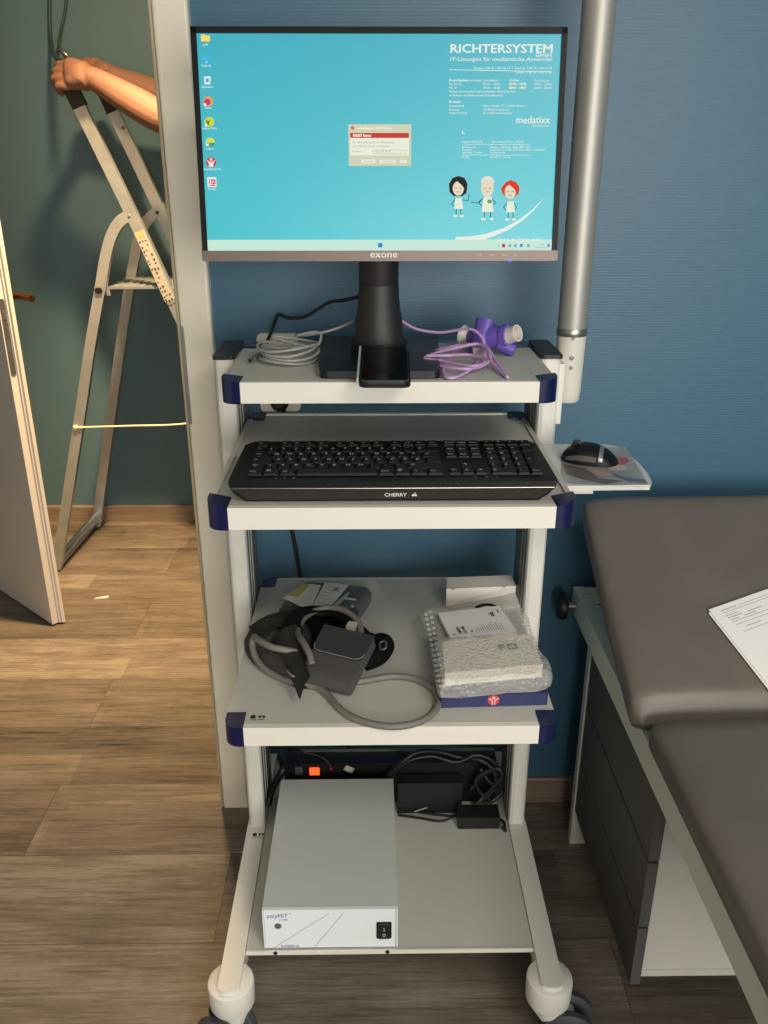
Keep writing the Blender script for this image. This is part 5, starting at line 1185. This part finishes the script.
# power strip across the back
ps_ = thing('power_strip', 'black socket strip with glowing orange switch along the back of the cart base', 'power strip', (.03, 1.50, Z0))
SY = 1.474
sa, sb = atY(284, 764, SY), atY(503, 764, SY)
sz1 = sa.z; sz0 = Z0 + .002
sm_ = obj('strip_body', B(max(sa.x, -.213), min(sb.x, .262), SY, SY + .040, sz0, sz1), M['black'], ps_, bevel=.002)
obj('strip_edge', B(max(sa.x, -.213), min(sb.x, .262), SY + .0395, SY + .044, sz1 - .004, sz1 + .005), M['screw'], ps_)
bm = nb(); a, b = atY(295, 767, SY - .001), atY(303, 775, SY - .001); box(bm, a.x, b.x, SY - .002, SY, b.z, a.z); obj('strip_socket', bm, mat('socket_grey', (70, 74, 76), .5), ps_, bevel=.001)
a, b = atY(309.5, 768, SY - .001), atY(319.5, 774.5, SY - .001); obj('glowing_switch', B(a.x, b.x, SY - .003, SY, b.z, a.z), M['orange'], ps_, bevel=.001)
a, b = atY(330, 768, SY - .001), atY(332.5, 770, SY - .001); obj('strip_led', B(a.x, b.x, SY - .002, SY, b.z, a.z), mat('dull_red', (150, 40, 40), .4, emit=.15), ps_)
a = atY(349, 770, SY - .004); obj('strip_sticker', B(-.010, .010, -.0004, 0, -.007, .007), mat('sticker_grey', (170, 166, 150), .6, var=.35, vscale=300), ps_, mtx=Matrix.Translation(V(a.x, SY - .0012, a.z)) @ Matrix.Rotation(.5, 4, 'Y'))
# power bricks
def brick(lbl, p0, p1, y0, y1, z0, z1, rz=0, nm='power_adapter'):
    t = thing(nm, lbl, 'power adapter', ((p0 + p1) / 2, (y0 + y1) / 2, z0))
    mtx_ = Matrix.Translation(((p0 + p1) / 2, (y0 + y1) / 2, 0)) @ Matrix.Rotation(rz, 4, 'Z')
    hw, hd = (p1 - p0) / 2, (y1 - y0) / 2
    obj('adapter_case', B(-hw, hw, -hd, hd, z0, z1), mat('adapter_black_%d' % int(p0 * 1000), (24, 25, 27), .4), t, mtx=mtx_, bevel=.003)
    return t, mtx_
t1, m1 = brick('larger black power adapter standing behind the grey metal box', .048, .186, 1.440, 1.470, Z0 + .0005, Z0 + .0805)
t2, m2 = brick('smaller black power adapter lying near the right cart post', .1745, .262, 1.392, 1.432, Z0 + .0005, Z0 + .030)
pts = [V(.262, 1.412, Z0 + .012), V(.275, 1.402, Z0 + .012), V(.284, 1.392, Z0 + .008), V(.277, 1.384, Z0 + .005), V(.265, 1.392, Z0 + .010)]
pts = [V(min(p.x, .272), p.y - .004, p.z) for p in pts]
obj('adapter_lead', tube(nb(), pts, .003, 6, n=8), M['cable'], t2, smooth=True)
# bunch of cables beside and above the adapters
random.seed(21)
leads = [
    [(398, 800, Z0 + .006), (420, 806, Z0 + .005), (445, 808, Z0 + .006), (465, 812, Z0 + .006)],
    [(398, 806, Z0 + .005), (418, 812, Z0 + .005), (440, 815, Z0 + .005), (458, 816, Z0 + .008)],
    [(398, 815, Z0 + .004), (420, 818, Z0 + .004), (442, 821, Z0 + .004), (458, 814, Z0 + .010)],
    [(398, 803, Z0 + .012), (416, 802, Z0 + .010), (438, 808, Z0 + .008), (460, 806, Z0 + .01)],
    [(398, 797, Z0 + .018), (412, 800, Z0 + .014), (432, 803, Z0 + .012), (454, 800, Z0 + .016)]]
for i, l in enumerate(leads):
    tag(obj('adapter_cable', tube(nb(), [atZ(*p) for p in l], .0026, 6, n=8), M['cable'], smooth=True), 'thin black lead running between the grey box and the small adapter', 'cable', 'leads beside the adapters')
a = atZ(415, 812, Z0 + .02); tag(obj('signal_cable', tube(nb(), [atZ(414, 812, Z0 + .012), atZ(432, 806, Z0 + .016), atZ(458, 798, Z0 + .024)], .0016, 5, n=6), M['gcable'], smooth=True), 'thin pale grey lead crossing over the black leads', 'cable')
bundles = [
    ([(388, 776, 1.455, .09), (402, 762, 1.45, 0), (418, 752, 1.46, 0), (440, 752, 1.47, 0), (462, 758, 1.47, 0), (480, 760, 1.46, 0), (492, 768, 1.455, 0), (496, 782, 1.45, 0), (488, 796, 1.445, 0), (478, 800, 1.445, 0)], 'thick black cable arching over the socket strip'),
    ([(396, 770, 1.46, 0), (410, 760, 1.462, 0), (432, 756, 1.465, 0), (456, 762, 1.462, 0), (476, 755, 1.465, 0), (494, 762, 1.462, 0), (498, 778, 1.455, 0), (502, 792, 1.45, 0), (490, 802, 1.442, 0)], 'black cable looping over the strip down to the small adapter'),
    ([(470, 790, 1.452, 0), (482, 776, 1.455, 0), (497, 768, 1.452, 0), (502, 776, 1.447, 0), (494, 786, 1.447, 0), (484, 796, 1.445, 0), (478, 802, 1.44, 0)], 'short looped black cable beside the right post'),
    ([(480, 768, 1.46, 0), (488, 780, 1.452, 0), (498, 790, 1.45, 0), (492, 800, 1.446, 0), (480, 792, 1.447, 0), (476, 780, 1.452, 0), (488, 770, 1.455, 0)], 'coiled black cable between the right post and the tall adapter')]
for l, lb in bundles:
    tag(obj('mains_cable', tube(nb(), [atY(x, y, Y) for x, y, Y, _ in l], .0052, 6, n=10), M['cable'], smooth=True), lb, 'cable')
bm = nb(); pa = atY(284, 748, 1.50); pb_ = atY(302, 752, 1.48)
cd = thing('barrel_cable', 'black cable with barrel connector hanging under the middle shelf', 'cable', pa)
obj('connector', sweep(bm, [pa, pa.lerp(pb_, .3), pa.lerp(pb_, .8), pb_], circ(.0065, 12), False, [.6, 1, 1, .4]), M['black'], cd, smooth=50)
obj('lead', tube(nb(), [pb_, atY(316, 755, 1.478), atY(326, 760, 1.472), atY(332, 768, 1.468)], .0022, 6, n=8), M['cable'], cd, smooth=True)
obj('lead', tube(nb(), [pa, atY(272, 747, 1.51), atY(262, 742, 1.53)], .0030, 6, n=8), M['cable'], cd, smooth=True)
# plug and dark bundle left of the metal box
bm = tube(nb(), [atY(268, 805, 1.44), atY(270, 795, 1.45), atY(276, 782, 1.455), atY(283, 768, 1.458), atY(281, 758, 1.50)], .008, 6, n=10, rad=None)
tag(obj('mains_plug_lead', bm, M['cable'], smooth=True), 'thick black plug lead between the left post and the grey metal box', 'cable')
# cable hanging down the wall behind the cart
w_ = [atY(291, 520, WY - .006), atY(293, 535, WY - .006), atY(297, 558, WY - .006), atY(300, 580, WY - .006), atY(308, 640, WY - .006), atY(330, 700, WY - .006), atY(352, 760, WY - .01), atY(345, 800, WY - .018)]
w_ = [atY(284, 410, WY - .014)] + w_
tag(obj('hanging_cable', tube(nb(), w_, .0042, 6, n=8), M['cable'], smooth=True), 'black cable hanging down the blue wall behind the cart', 'cable')

# ------------------------------------------------------------------ examination couch
XC0, XC1 = 0.437, 1.060
co = thing('examination_couch', 'grey vinyl examination couch with raised head section beside the cart', 'couch', ((XC0 + XC1) / 2, .9, 0))
RZ = .605
for x in (XC0, XC1 - .025): obj('side_rail', B(x, x + .0225, .20, 1.648, RZ - .055, RZ), M['rail'], co, bevel=.0015)
obj('end_rail', B(XC0 + .0225, XC1 - .025, 1.560, 1.602, RZ - .055, RZ - .050), M['rail'], co)
obj('end_rail', B(XC0 + .0225, XC1 - .025, 1.620, 1.648, RZ - .055, RZ - .002), M['rail'], co, bevel=.0015)
obj('end_rail', B(XC0 + .0225, XC1 - .025, .20, .225, RZ - .055, RZ - .002), M['rail'], co, bevel=.0015)
obj('head_bracket', B(XC0 + .0225, XC0 + .10, 1.46, 1.62, RZ - .045, RZ - .006), M['rail'], co, bevel=.001)
bm = nb(); lathe(bm, (XC0 + .040, 1.575, RZ - .006), (0, 0, 1), [(0, .004), (.0008, .004)], 10); obj('bolt', bm, M['screw'], co)
obj('support_arm', sweep(nb(), [V(XC0 + .05, 1.42, RZ - .02), V(XC0 + .062, 1.25, RZ + .03)], [(-.008, -.004), (.008, -.004), (.008, .004), (-.008, .004)]), M['black'], co)
for x in (XC0 + .003, XC1 - .043):
    obj('leg', prism(nb(), rrect(x, x + .038, .25, .288, .004, 3), 'z', 0, RZ - .055), M['rail'], co)
for x in (.60, .92): obj('leg', prism(nb(), rrect(x, x + .038, 1.565, 1.60, .004, 3), 'z', 0, RZ - .055), M['rail'], co)
# knob
kc = V(XC0, 1.612, RZ - .028)
kn = obj('clamp_knob', lathe(nb(), kc + V(-.018, 0, 0), (-1, 0, 0), [(0, .014), (.003, .022), (.006, .030), (.016, .031), (.022, .027), (.025, .016)], 12), M['black'], co, smooth=40)
obj('knob_stud', cyl(nb(), kc, kc + V(-.02, 0, 0), .008, .008, 14), M['steel'], kn, smooth=40)
# cushions: superellipse loft along y
def cushion(name, y0, y1, zfun, thick, rend0, rend1, x0, x1):
    bm = nb(); n = 28; rings = []; w = (x1 - x0) / 2; xc = (x0 + x1) / 2
    prof_n = 40
    for i in range(n + 1):
        t = i / n; y = y0 + (y1 - y0) * t
        e0 = min(1, (y - y0) / rend0) if rend0 > 0 else 1; e1 = min(1, (y1 - y) / rend1) if rend1 > 0 else 1
        s = (1 - (1 - e0) ** 2.4) ** (1 / 2.4) if e0 < 1 else 1; s *= (1 - (1 - e1) ** 2.4) ** (1 / 2.4) if e1 < 1 else 1
        s = max(s, .02); z = zfun(t)
        ws = w * (1 - .045 * (1 - s))
        rg = []
        for k in range(prof_n):
            a = 2 * PI * k / prof_n; c_, s_ = math.cos(a), math.sin(a)
            px = ws * (abs(c_) ** .16) * (1 if c_ > 0 else -1); pz_ = thick / 2 * s * (abs(s_) ** .42) * (1 if s_ > 0 else -1)
            crown = .006 * (1 - (px / w) ** 2) * s if s_ > 0 else 0
            rg.append(bm.verts.new((xc + px, y, z - thick / 2 + pz_ + crown)))
        rings.append(rg)
    for a, b in zip(rings, rings[1:]):
        for k in range(prof_n): bm.faces.new([a[k], a[(k + 1) % prof_n], b[(k + 1) % prof_n], b[k]])
    bm.faces.new(rings[0][::-1]); bm.faces.new(rings[-1])
    return obj(name, bm, M['leather'], co, smooth=True)
PX0, PX1 = .408, 1.085
SEAM = 1.105
cushion('seat_cushion', .18, SEAM - .002, lambda t: .672, .064, .02, .012, PX0 + .016, PX1)
def headz(t): return .675 + .197 * t - .004 * math.sin(PI * t)
hd = cushion('head_cushion', SEAM + .002, 1.555, headz, .070, .03, .06, PX0 + .001, PX1)
# papers on the head section
def hz_at(y): return headz((y - SEAM - .002) / (1.555 - SEAM - .002)) + .0075
def onhead(px, py):
    Y = 1.3
    for _ in range(12): Y = 1.3 + 0; break
    lo, hi = .9, 1.7
    for _ in range(50):
        m_ = (lo + hi) / 2; p = atY(px, py, m_)
        if p.z > hz_at(m_): lo = m_
        else: hi = m_
    return atY(px, py, m_)
pa = thing('paper_sheets', 'printed white paper sheets lying on the head section of the couch', 'paper', onhead(740, 640))
A_, B_, = onhead(708.5, 611), onhead(768, 590)
ux = (B_ - A_).normalized(); ny = V(0, -(hz_at(1.3) - hz_at(1.2)) * 10, 1).normalized(); dn_ = (onhead(768, 687) - A_)
uy = ny.cross(ux); 
if uy.dot(dn_) < 0: uy = -uy
pmx = frame_mtx(A_, ux, uy)
nn = Vector((pmx[0][2], pmx[1][2], pmx[2][2])); sgn = 1 if nn.z > 0 else -1
# the visible lower-left edge gives the page direction
ed = dn_.normalized(); pw_ = ed
def pp(u, v, h): return A_ + ux * u + pw_ * v + V(0, 0, 1) * h
for k, (du, dv_, h) in enumerate(((-.003, .004, .001), (0, 0, .0028))):
    Q = [pp(du, dv_, h), pp(.205 + du, dv_, h), pp(.205 + du, .29 + dv_, h), pp(du, .29 + dv_, h)]
    sh_ = obj('sheet', hexa(nb(), [q_ - V(0, 0, .0012) for q_ in Q], Q), M['paper'], pa)
bm = nb()
def ln(u0, v, u1, w=.0012): quad(bm, [pp(u0, v, .0031), pp(u1, v, .0031), pp(u1, v + w, .0031), pp(u0, v + w, .0031)])
for v, segs in ((.010, ((.018, .05), (.055, .12))), (.0155, ((.018, .16),)), (.022, ((.018, .045),)), (.027, ((.02, .05), (.062, .09))), (.032, ((.022, .04), (.05, .075))), (.037, ((.022, .19),)), (.044, ((.024, .19),)), (.052, ((.04, .07),)), (.060, ((.028, .19),)), (.128, ((.075, .09), (.10, .14))), (.136, ((.077, .09),))):
    for a_, b_ in segs: ln(a_, v, b_, .0013 if b_ - a_ < .06 else .0009)
obj('sheet_print', bm, M['ink'], sh_)
# drawer cabinet under the couch: fronts face the cart, white side towards the camera
cab = thing('under_couch_cabinet', 'white cabinet with three anthracite drawer fronts under the couch', 'cabinet', (.75, 1.3, 0))
CXf = .4550
obj('cabinet_body', B(CXf + .018, 1.02, 1.100, 1.520, .092, .545), M['cabw'], cab, bevel=.001)
obj('plinth_panel', B(CXf - .0035, 1.02, 1.520, 1.540, 0.0, .545), M['cabw'], cab, bevel=.001)
obj('bottom_edge', B(CXf + .018, 1.02, 1.098, 1.1005, .092, .108), M['cabw'], cab)
obj('base_plinth', B(.60, 1.0, 1.22, 1.50, 0, .092), M['black'], cab)
for i, (z0, z1) in enumerate(((.100, .235), (.240, .382), (.387, .545))):
    obj('drawer_front', B(CXf, CXf + .018, 1.076, 1.5185, z0, z1), M['drawer'], cab, bevel=.0035)

# ------------------------------------------------------------------ the person on the ladder (mostly behind the door frame)
def skin_mesh(verts, edges, radii, root=0, sub=2):
    me = bpy.data.meshes.new('sk'); me.from_pydata([tuple(v) for v in verts], edges, []); o = bpy.data.objects.new('sk', me); C.objects.link(o)
    md = o.modifiers.new('s', 'SKIN'); md.use_smooth_shade = True
    for i, v in enumerate(me.skin_vertices[0].data):
        r = radii[i]; v.radius = r if isinstance(r, tuple) else (r, r); v.use_root = (i == root)
    s = o.modifiers.new('ss', 'SUBSURF'); s.levels = sub; s.render_levels = sub
    dg = bpy.context.evaluated_depsgraph_get(); out = bpy.data.meshes.new_from_object(o.evaluated_get(dg)); bpy.data.objects.remove(o); bpy.data.meshes.remove(me); return out
def merge_remesh(meshes, vox, name, m, parent, smooth_it=3):
    bm = nb()
    for x in meshes: bm.from_mesh(x); bpy.data.meshes.remove(x)
    me = bpy.data.meshes.new('mm'); bm.to_mesh(me); bm.free(); o = bpy.data.objects.new('mm', me); C.objects.link(o)
    r = o.modifiers.new('r', 'REMESH'); r.mode = 'VOXEL'; r.voxel_size = vox; r.use_smooth_shade = True
    s = o.modifiers.new('sm', 'SMOOTH'); s.iterations = smooth_it; s.factor = .5
    dg = bpy.context.evaluated_depsgraph_get(); out = bpy.data.meshes.new_from_object(o.evaluated_get(dg)); bpy.data.objects.remove(o); bpy.data.meshes.remove(me)
    return obj(name, out, m, parent, smooth=True)
pe_ = thing('person', 'person in a sand coloured shirt working on the ladder with both hands', 'person', (-.42, 3.18, 0))
PY = 3.17
fz = .273
hip = V(-.33, PY, fz + .90); chest = V(-.40, PY, fz + 1.30); neckb = V(-.425, PY, fz + 1.46)
shN, shF = V(-.40, PY - .185, fz + 1.40), V(-.40, PY + .185, fz + 1.40)
# near arm: hand on the ladder grip
wrN = atY(91, 77, 2.995); elN = atY(170, 123, 2.985); haN = atY(72, 72, 2.99)
wrF = atY(112, 77, 3.20); elF = atY(170, 102, 3.22); haF = atY(99, 67, 3.19)
vs, es, rs = [], [], []
def addv(p, r, par=None):
    vs.append(p); rs.append(r); i = len(vs) - 1
    if par is not None: es.append((par, i))
    return i
r0 = addv(hip, (.112, .105)); c0 = addv(hip.lerp(chest, .5), (.118, .10), r0); c1_ = addv(chest, (.14, .105), c0); n0 = addv(neckb, (.062, .062), c1_)
hb_ = addv(neckb + V(-.045, 0, .09), .060, n0); hc = addv(neckb + V(-.085, 0, .18), (.082, .092), hb_); ht = addv(neckb + V(-.085, 0, .25), (.070, .078), hc)
for sh, el, wr in ((shN, elN, wrN), (shF, elF, wrF)):
    a = addv(sh, .062, c1_); b = addv(sh.lerp(el, .5), .056, a); e = addv(el, .056, b)
    f1_ = addv(el.lerp(wr, .3), .0565, e); f2_ = addv(el.lerp(wr, .7), .047, f1_); w_i = addv(wr, (.041, .036), f2_)
    hand = haN if wr is wrN else haF
    addv(wr.lerp(hand, .5), (.041, .036), w_i)
for s in (-1, 1):
    a = addv(hip + V(0, s * .080, -.12), .072, r0); kn_ = addv(V(-.40, PY + s * .09, fz + .50), .060, a); an = addv(V(-.36, PY + s * .085, fz + .09), .042, kn_); addv(V(-.45, PY + s * .085, fz + .04), .038, an)
body = skin_mesh(vs, es, rs)
def chain(pts, rad):
    n = len(pts); return skin_mesh(pts, [(i, i + 1) for i in range(n - 1)], rad, 0, 2)
ms_ = [body]
# near hand: palm over the grip, four fingers folding down round it, thumb on the inner side
fw = (haN - wrN).normalized()                   # towards the knuckles
acr = V(-.05, -.55, -1); acr = (acr - fw * acr.dot(fw)).normalized()     # across the palm, towards the little finger (camera side)
dwn = fw.cross(acr); dwn = dwn if dwn.y > 0 else -dwn
kn_c = atY(61.5, 73, 2.995)
palm = [wrN, wrN.lerp(kn_c, .45), kn_c]
ms_.append(skin_mesh([wrN + acr * 0, wrN.lerp(kn_c, .35) , wrN.lerp(kn_c, .35) + acr * .022 - dwn * .002, kn_c + acr * .030 + fw * -.012, wrN.lerp(kn_c, .35) - acr * .022, kn_c - acr * .030, kn_c], [(0, 1), (1, 2), (2, 3), (1, 4), (4, 5), (1, 6)], [.040, .037, .033, .026, .033, .026, .031], 0, 2))
for k, (off, ln_) in enumerate(((-.030, .92), (-.010, 1.0), (.012, .95), (.032, .80))):
    off *= 1.18; ln_ *= 1.30; b0_ = kn_c + acr * off - fw * (.004 + .010 * (k == 3)) - fw * abs(off) * .12 + dwn * .004
    p1 = b0_ + fw * .026 * ln_ + dwn * .014 * ln_ - dwn * .003; p2 = p1 + dwn * .027 * ln_ - fw * .001; p3 = p2 + dwn * .016 * ln_ - fw * .013 * ln_
    ms_.append(chain([b0_ - fw * .02, b0_, b0_.lerp(p1, .55) - dwn * .002, p1, p1.lerp(p2, .5), p2, p3], [.0125, .0140, .0122, .0128, .0115, .0112, .0095]))
tb_ = wrN.lerp(kn_c, .35) - acr * .022
ms_.append(chain([tb_, tb_ - acr * .018 + fw * .014 + dwn * .012, tb_ - acr * .020 + fw * .030 + dwn * .030, tb_ - acr * .012 + fw * .036 + dwn * .048], [.016, .0125, .0108, .0085]))
# far hand: half-closed, at the end of the teal strands
fwF = (haF - wrF).normalized(); acF = V(0, -1, -.6); acF = (acF - fwF * acF.dot(fwF)).normalized(); dF = fwF.cross(acF); dF = dF if dF.z < 0 else -dF
kF = atY(92, 66, 3.19)
ms_.append(skin_mesh([wrF, wrF.lerp(kF, .4), wrF.lerp(kF, .4) + acF * .02, kF + acF * .028, wrF.lerp(kF, .4) - acF * .02, kF - acF * .028, kF], [(0, 1), (1, 2), (2, 3), (1, 4), (4, 5), (1, 6)], [.034, .030, .026, .021, .026, .022, .024], 0, 2))
for k, (off, ln_) in enumerate(((-.030, .92), (-.010, 1.0), (.012, .95), (.032, .80))):
    b0_ = kF + acF * off
    p1 = b0_ + fwF * .030 * ln_ + dF * .012; p2 = p1 + fwF * .006 + dF * .024 * ln_; p3 = p2 - fwF * .014 + dF * .010
    ms_.append(chain([b0_ - fwF * .02, b0_, b0_.lerp(p1, .5), p1, p1.lerp(p2, .5), p2, p3], [.0120, .0130, .0112, .0118, .0105, .0105, .009]))
tF = wrF.lerp(kF, .4) - acF * .02
ms_.append(chain([tF, tF - acF * .014 + fwF * .018 - dF * .004, tF - acF * .012 + fwF * .042 + dF * .002, tF - acF * .002 + fwF * .058 + dF * .008], [.015, .0125, .0105, .0085]))
# nose, ears, jaw give the head a face turned towards the hands
hcen = neckb + V(-.085, 0, .18)
ms_.append(chain([hcen + V(-.070, 0, .03), hcen + V(-.092, 0, .0), hcen + V(-.104, 0, -.022), hcen + V(-.080, 0, -.032)], [.012, .013, .015, .012]))
ms_.append(chain([hcen + V(-.02, 0, -.06), hcen + V(-.070, 0, -.088)], [.05, .030]))
for s in (-1, 1): ms_.append(chain([hcen + V(.005, s * .082, .02), hcen + V(.010, s * .090, 0), hcen + V(.002, s * .084, -.03)], [.012, .014, .010]))
hs_ = nb(); bmesh.ops.create_uvsphere(hs_, u_segments=32, v_segments=20, radius=1.0, matrix=Matrix.Translation(hcen) @ Matrix.Diagonal((.095, .078, .118, 1)))
hm_ = bpy.data.meshes.new('hm'); hs_.to_mesh(hm_); hs_.free(); ms_.append(hm_)
bod = merge_remesh(ms_, .0042, 'body', M['skin'], pe_, 2)
# eyes, mouth
for s in (-1, 1):
    e = lathe(nb(), hcen + V(-.083, s * .031, .028), (-1, 0, 0), [(-.008, .010), (.002, .008), (.005, .003)], 14); obj('eye', e, mat('eye_white_%d' % (s + 1), (226, 222, 214), .3), bod, smooth=True)
obj('mouth', tube(nb(), [hcen + V(-.080, -.022, -.060), hcen + V(-.088, 0, -.058), hcen + V(-.080, .022, -.060)], .005, 4, n=8), mat('lip', (170, 96, 84), .5), bod, smooth=True)
def cl(p): return p
# shirt with short sleeves ending just past the elbow side of the upper arm
tv, te, tr_ = [], [], []
def ad(p, r, par=None):
    tv.append(p); tr_.append(r); i = len(tv) - 1
    if par is not None: te.append((par, i))
    return i
a00 = ad(hip + V(0, 0, -.16), (.205, .205)); a0_ = ad(hip + V(0, 0, -.02), (.205, .205), a00); a1_ = ad(hip.lerp(chest, .5), (.180, .170), a0_); a2_ = ad(chest, (.185, .142), a1_); a3_ = ad(neckb + V(0, 0, -.03), (.080, .078), a2_)
for sh, el in ((shN, elN), (shF, elF)):
    q1 = ad(sh, .084, a2_); q2 = ad(sh.lerp(el, .45), .078, q1); ad(sh.lerp(el, .74), .074, q2)
merge_remesh([skin_mesh(tv, te, tr_)], .008, 'shirt', M['shirt'], pe_, 2)
tv, te, tr_ = [], [], []
a00 = ad(hip + V(0, 0, .10), (.150, .120)); a0_ = ad(hip + V(0, 0, -.02), (.160, .130), a00)
for s in (-1, 1):
    q1 = ad(hip + V(0, s * .095, -.14), .108, a0_); q2 = ad(V(-.40, PY + s * .09, fz + .50), .080, q1); ad(V(-.365, PY + s * .085, fz + .12), .062, q2)
merge_remesh([skin_mesh(tv, te, tr_)], .008, 'trousers', M['trouser'], pe_, 2)
hs_ = nb(); bmesh.ops.create_uvsphere(hs_, u_segments=36, v_segments=24, radius=1.0, matrix=Matrix.Diagonal((.106, .089, .128, 1)))
for v in hs_.verts:
    v.co += v.co.normalized() * .004 * noise.noise(v.co * 45)
bmesh.ops.delete(hs_, geom=[f for f in hs_.faces if (lambda c: c.z < -.070 or (c.x < -.030 and c.z < .062) or (abs(c.y) > .06 and c.x < .02 and c.z < .028))(f.calc_center_median())], context='FACES')
bmesh.ops.solidify(hs_, geom=hs_.faces[:], thickness=.010)
obj('hair', hs_, M['hair'], pe_, smooth=True, mtx=Matrix.Translation(hcen))
for s in (-1, 1):
    sole = chain([V(-.33, PY + s * .085, fz + .045), V(-.40, PY + s * .085, fz + .042), V(-.47, PY + s * .085, fz + .034), V(-.52, PY + s * .085, fz + .032)], [.044, .046, .042, .030])
    for v in sole.vertices: v.co.z = max(v.co.z, fz + .003)
    obj('shoe', sole, M['shoe'], pe_, smooth=True)
# two dark teal strands down the wall, ending at the hands; small screwdriver tip
strands = [atY(51, -40, 3.462), atY(49.5, 10, 3.462), atY(51, 40, 3.44), atY(55.5, 57, 3.30), atY(66, 62, 3.12)]
tag(obj('wall_strand', tube(nb(), strands, .0068, 7, n=8), M['teal'], smooth=True), 'left of two dark teal strands running down the corridor wall to the hands', 'cable')
strands = [atY(69, -40, 3.462), atY(66, 5, 3.462), atY(61, 30, 3.44), atY(59.5, 46, 3.32), atY(68, 60, 3.14)]
tag(obj('wall_strand', tube(nb(), strands, .0056, 7, n=8), M['teal'], smooth=True), 'right of two dark teal strands running down the corridor wall to the hands', 'cable')
td = thing('hand_tool', 'thin dark tool with metal tip held in the near hand', 'tool', atY(66, 55, 3.03))
obj('tool_shaft', cyl(nb(), atY(70, 58, 3.03), atY(60, 50, 3.03), .004, .0035, 10), M['steel'], td, smooth=True); obj('tool_tip', cyl(nb(), atY(61, 51, 3.03), atY(57, 48.5, 3.03), .005, .004, 10), M['grip'], td, smooth=True)

# ------------------------------------------------------------------ light
def area(name, loc, target, sx, sy_, power, rgb, spread=None):
    l = bpy.data.lights.new(name, 'AREA'); l.shape = 'RECTANGLE'; l.size = sx; l.size_y = sy_; l.energy = power; l.color = rgb
    if spread: l.spread = math.radians(spread)
    o = bpy.data.objects.new(name, l); C.objects.link(o); o.location = loc; o.rotation_euler = (Vector(target) - Vector(loc)).to_track_quat('-Z', 'Y').to_euler(); return o
area('window_daylight', (.95, -2.28, 1.43), (.4, 1.0, 1.05), 2.2, 1.38, 88, (1.0, .955, .88))
area('ceiling_lamp', (1.05, -.65, 2.57), (1.05, -.65, 0), .7, .7, 30, (1.0, .95, .88))
area('corridor_lamp', (-.55, 2.38, 2.50), (-.55, 2.38, 0), .11, .11, 36, (1.0, .67, .33))
l = bpy.data.lights.new('corridor_spot', 'SPOT'); l.energy = 480; l.color = (1.0, .68, .34); l.spot_size = math.radians(66); l.spot_blend = 1.0; l.shadow_soft_size = .06
o = bpy.data.objects.new('corridor_spot', l); C.objects.link(o); o.location = (-.58, 2.42, 2.50); o.rotation_euler = (V(-.80, 2.85, 0) - V(-.58, 2.42, 2.50)).to_track_quat('-Z', 'Y').to_euler()
w = bpy.data.worlds.new('World'); bpy.context.scene.world = w; w.use_nodes = True
w.node_tree.nodes['Background'].inputs['Color'].default_value = (.75, .85, 1, 1); w.node_tree.nodes['Background'].inputs['Strength'].default_value = .6

# ------------------------------------------------------------------ camera and view
cam = bpy.data.cameras.new('camera'); co_ = bpy.data.objects.new('camera', cam); C.objects.link(co_)
co_.location = (0, 0, H); co_.rotation_euler = (math.radians(90) - PT, 0, YW)
cam.sensor_fit = 'VERTICAL'; cam.sensor_height = 24; cam.sensor_width = 18; cam.lens = F / 1024 * 24; cam.clip_start = .05
sc = bpy.context.scene; sc.camera = co_
vs_ = sc.view_settings; sc.display_settings.display_device = 'sRGB'
vs_.view_transform = 'Standard'; vs_.look = 'None'; vs_.gamma = 1; vs_.use_curve_mapping = False; vs_.exposure = 0.0
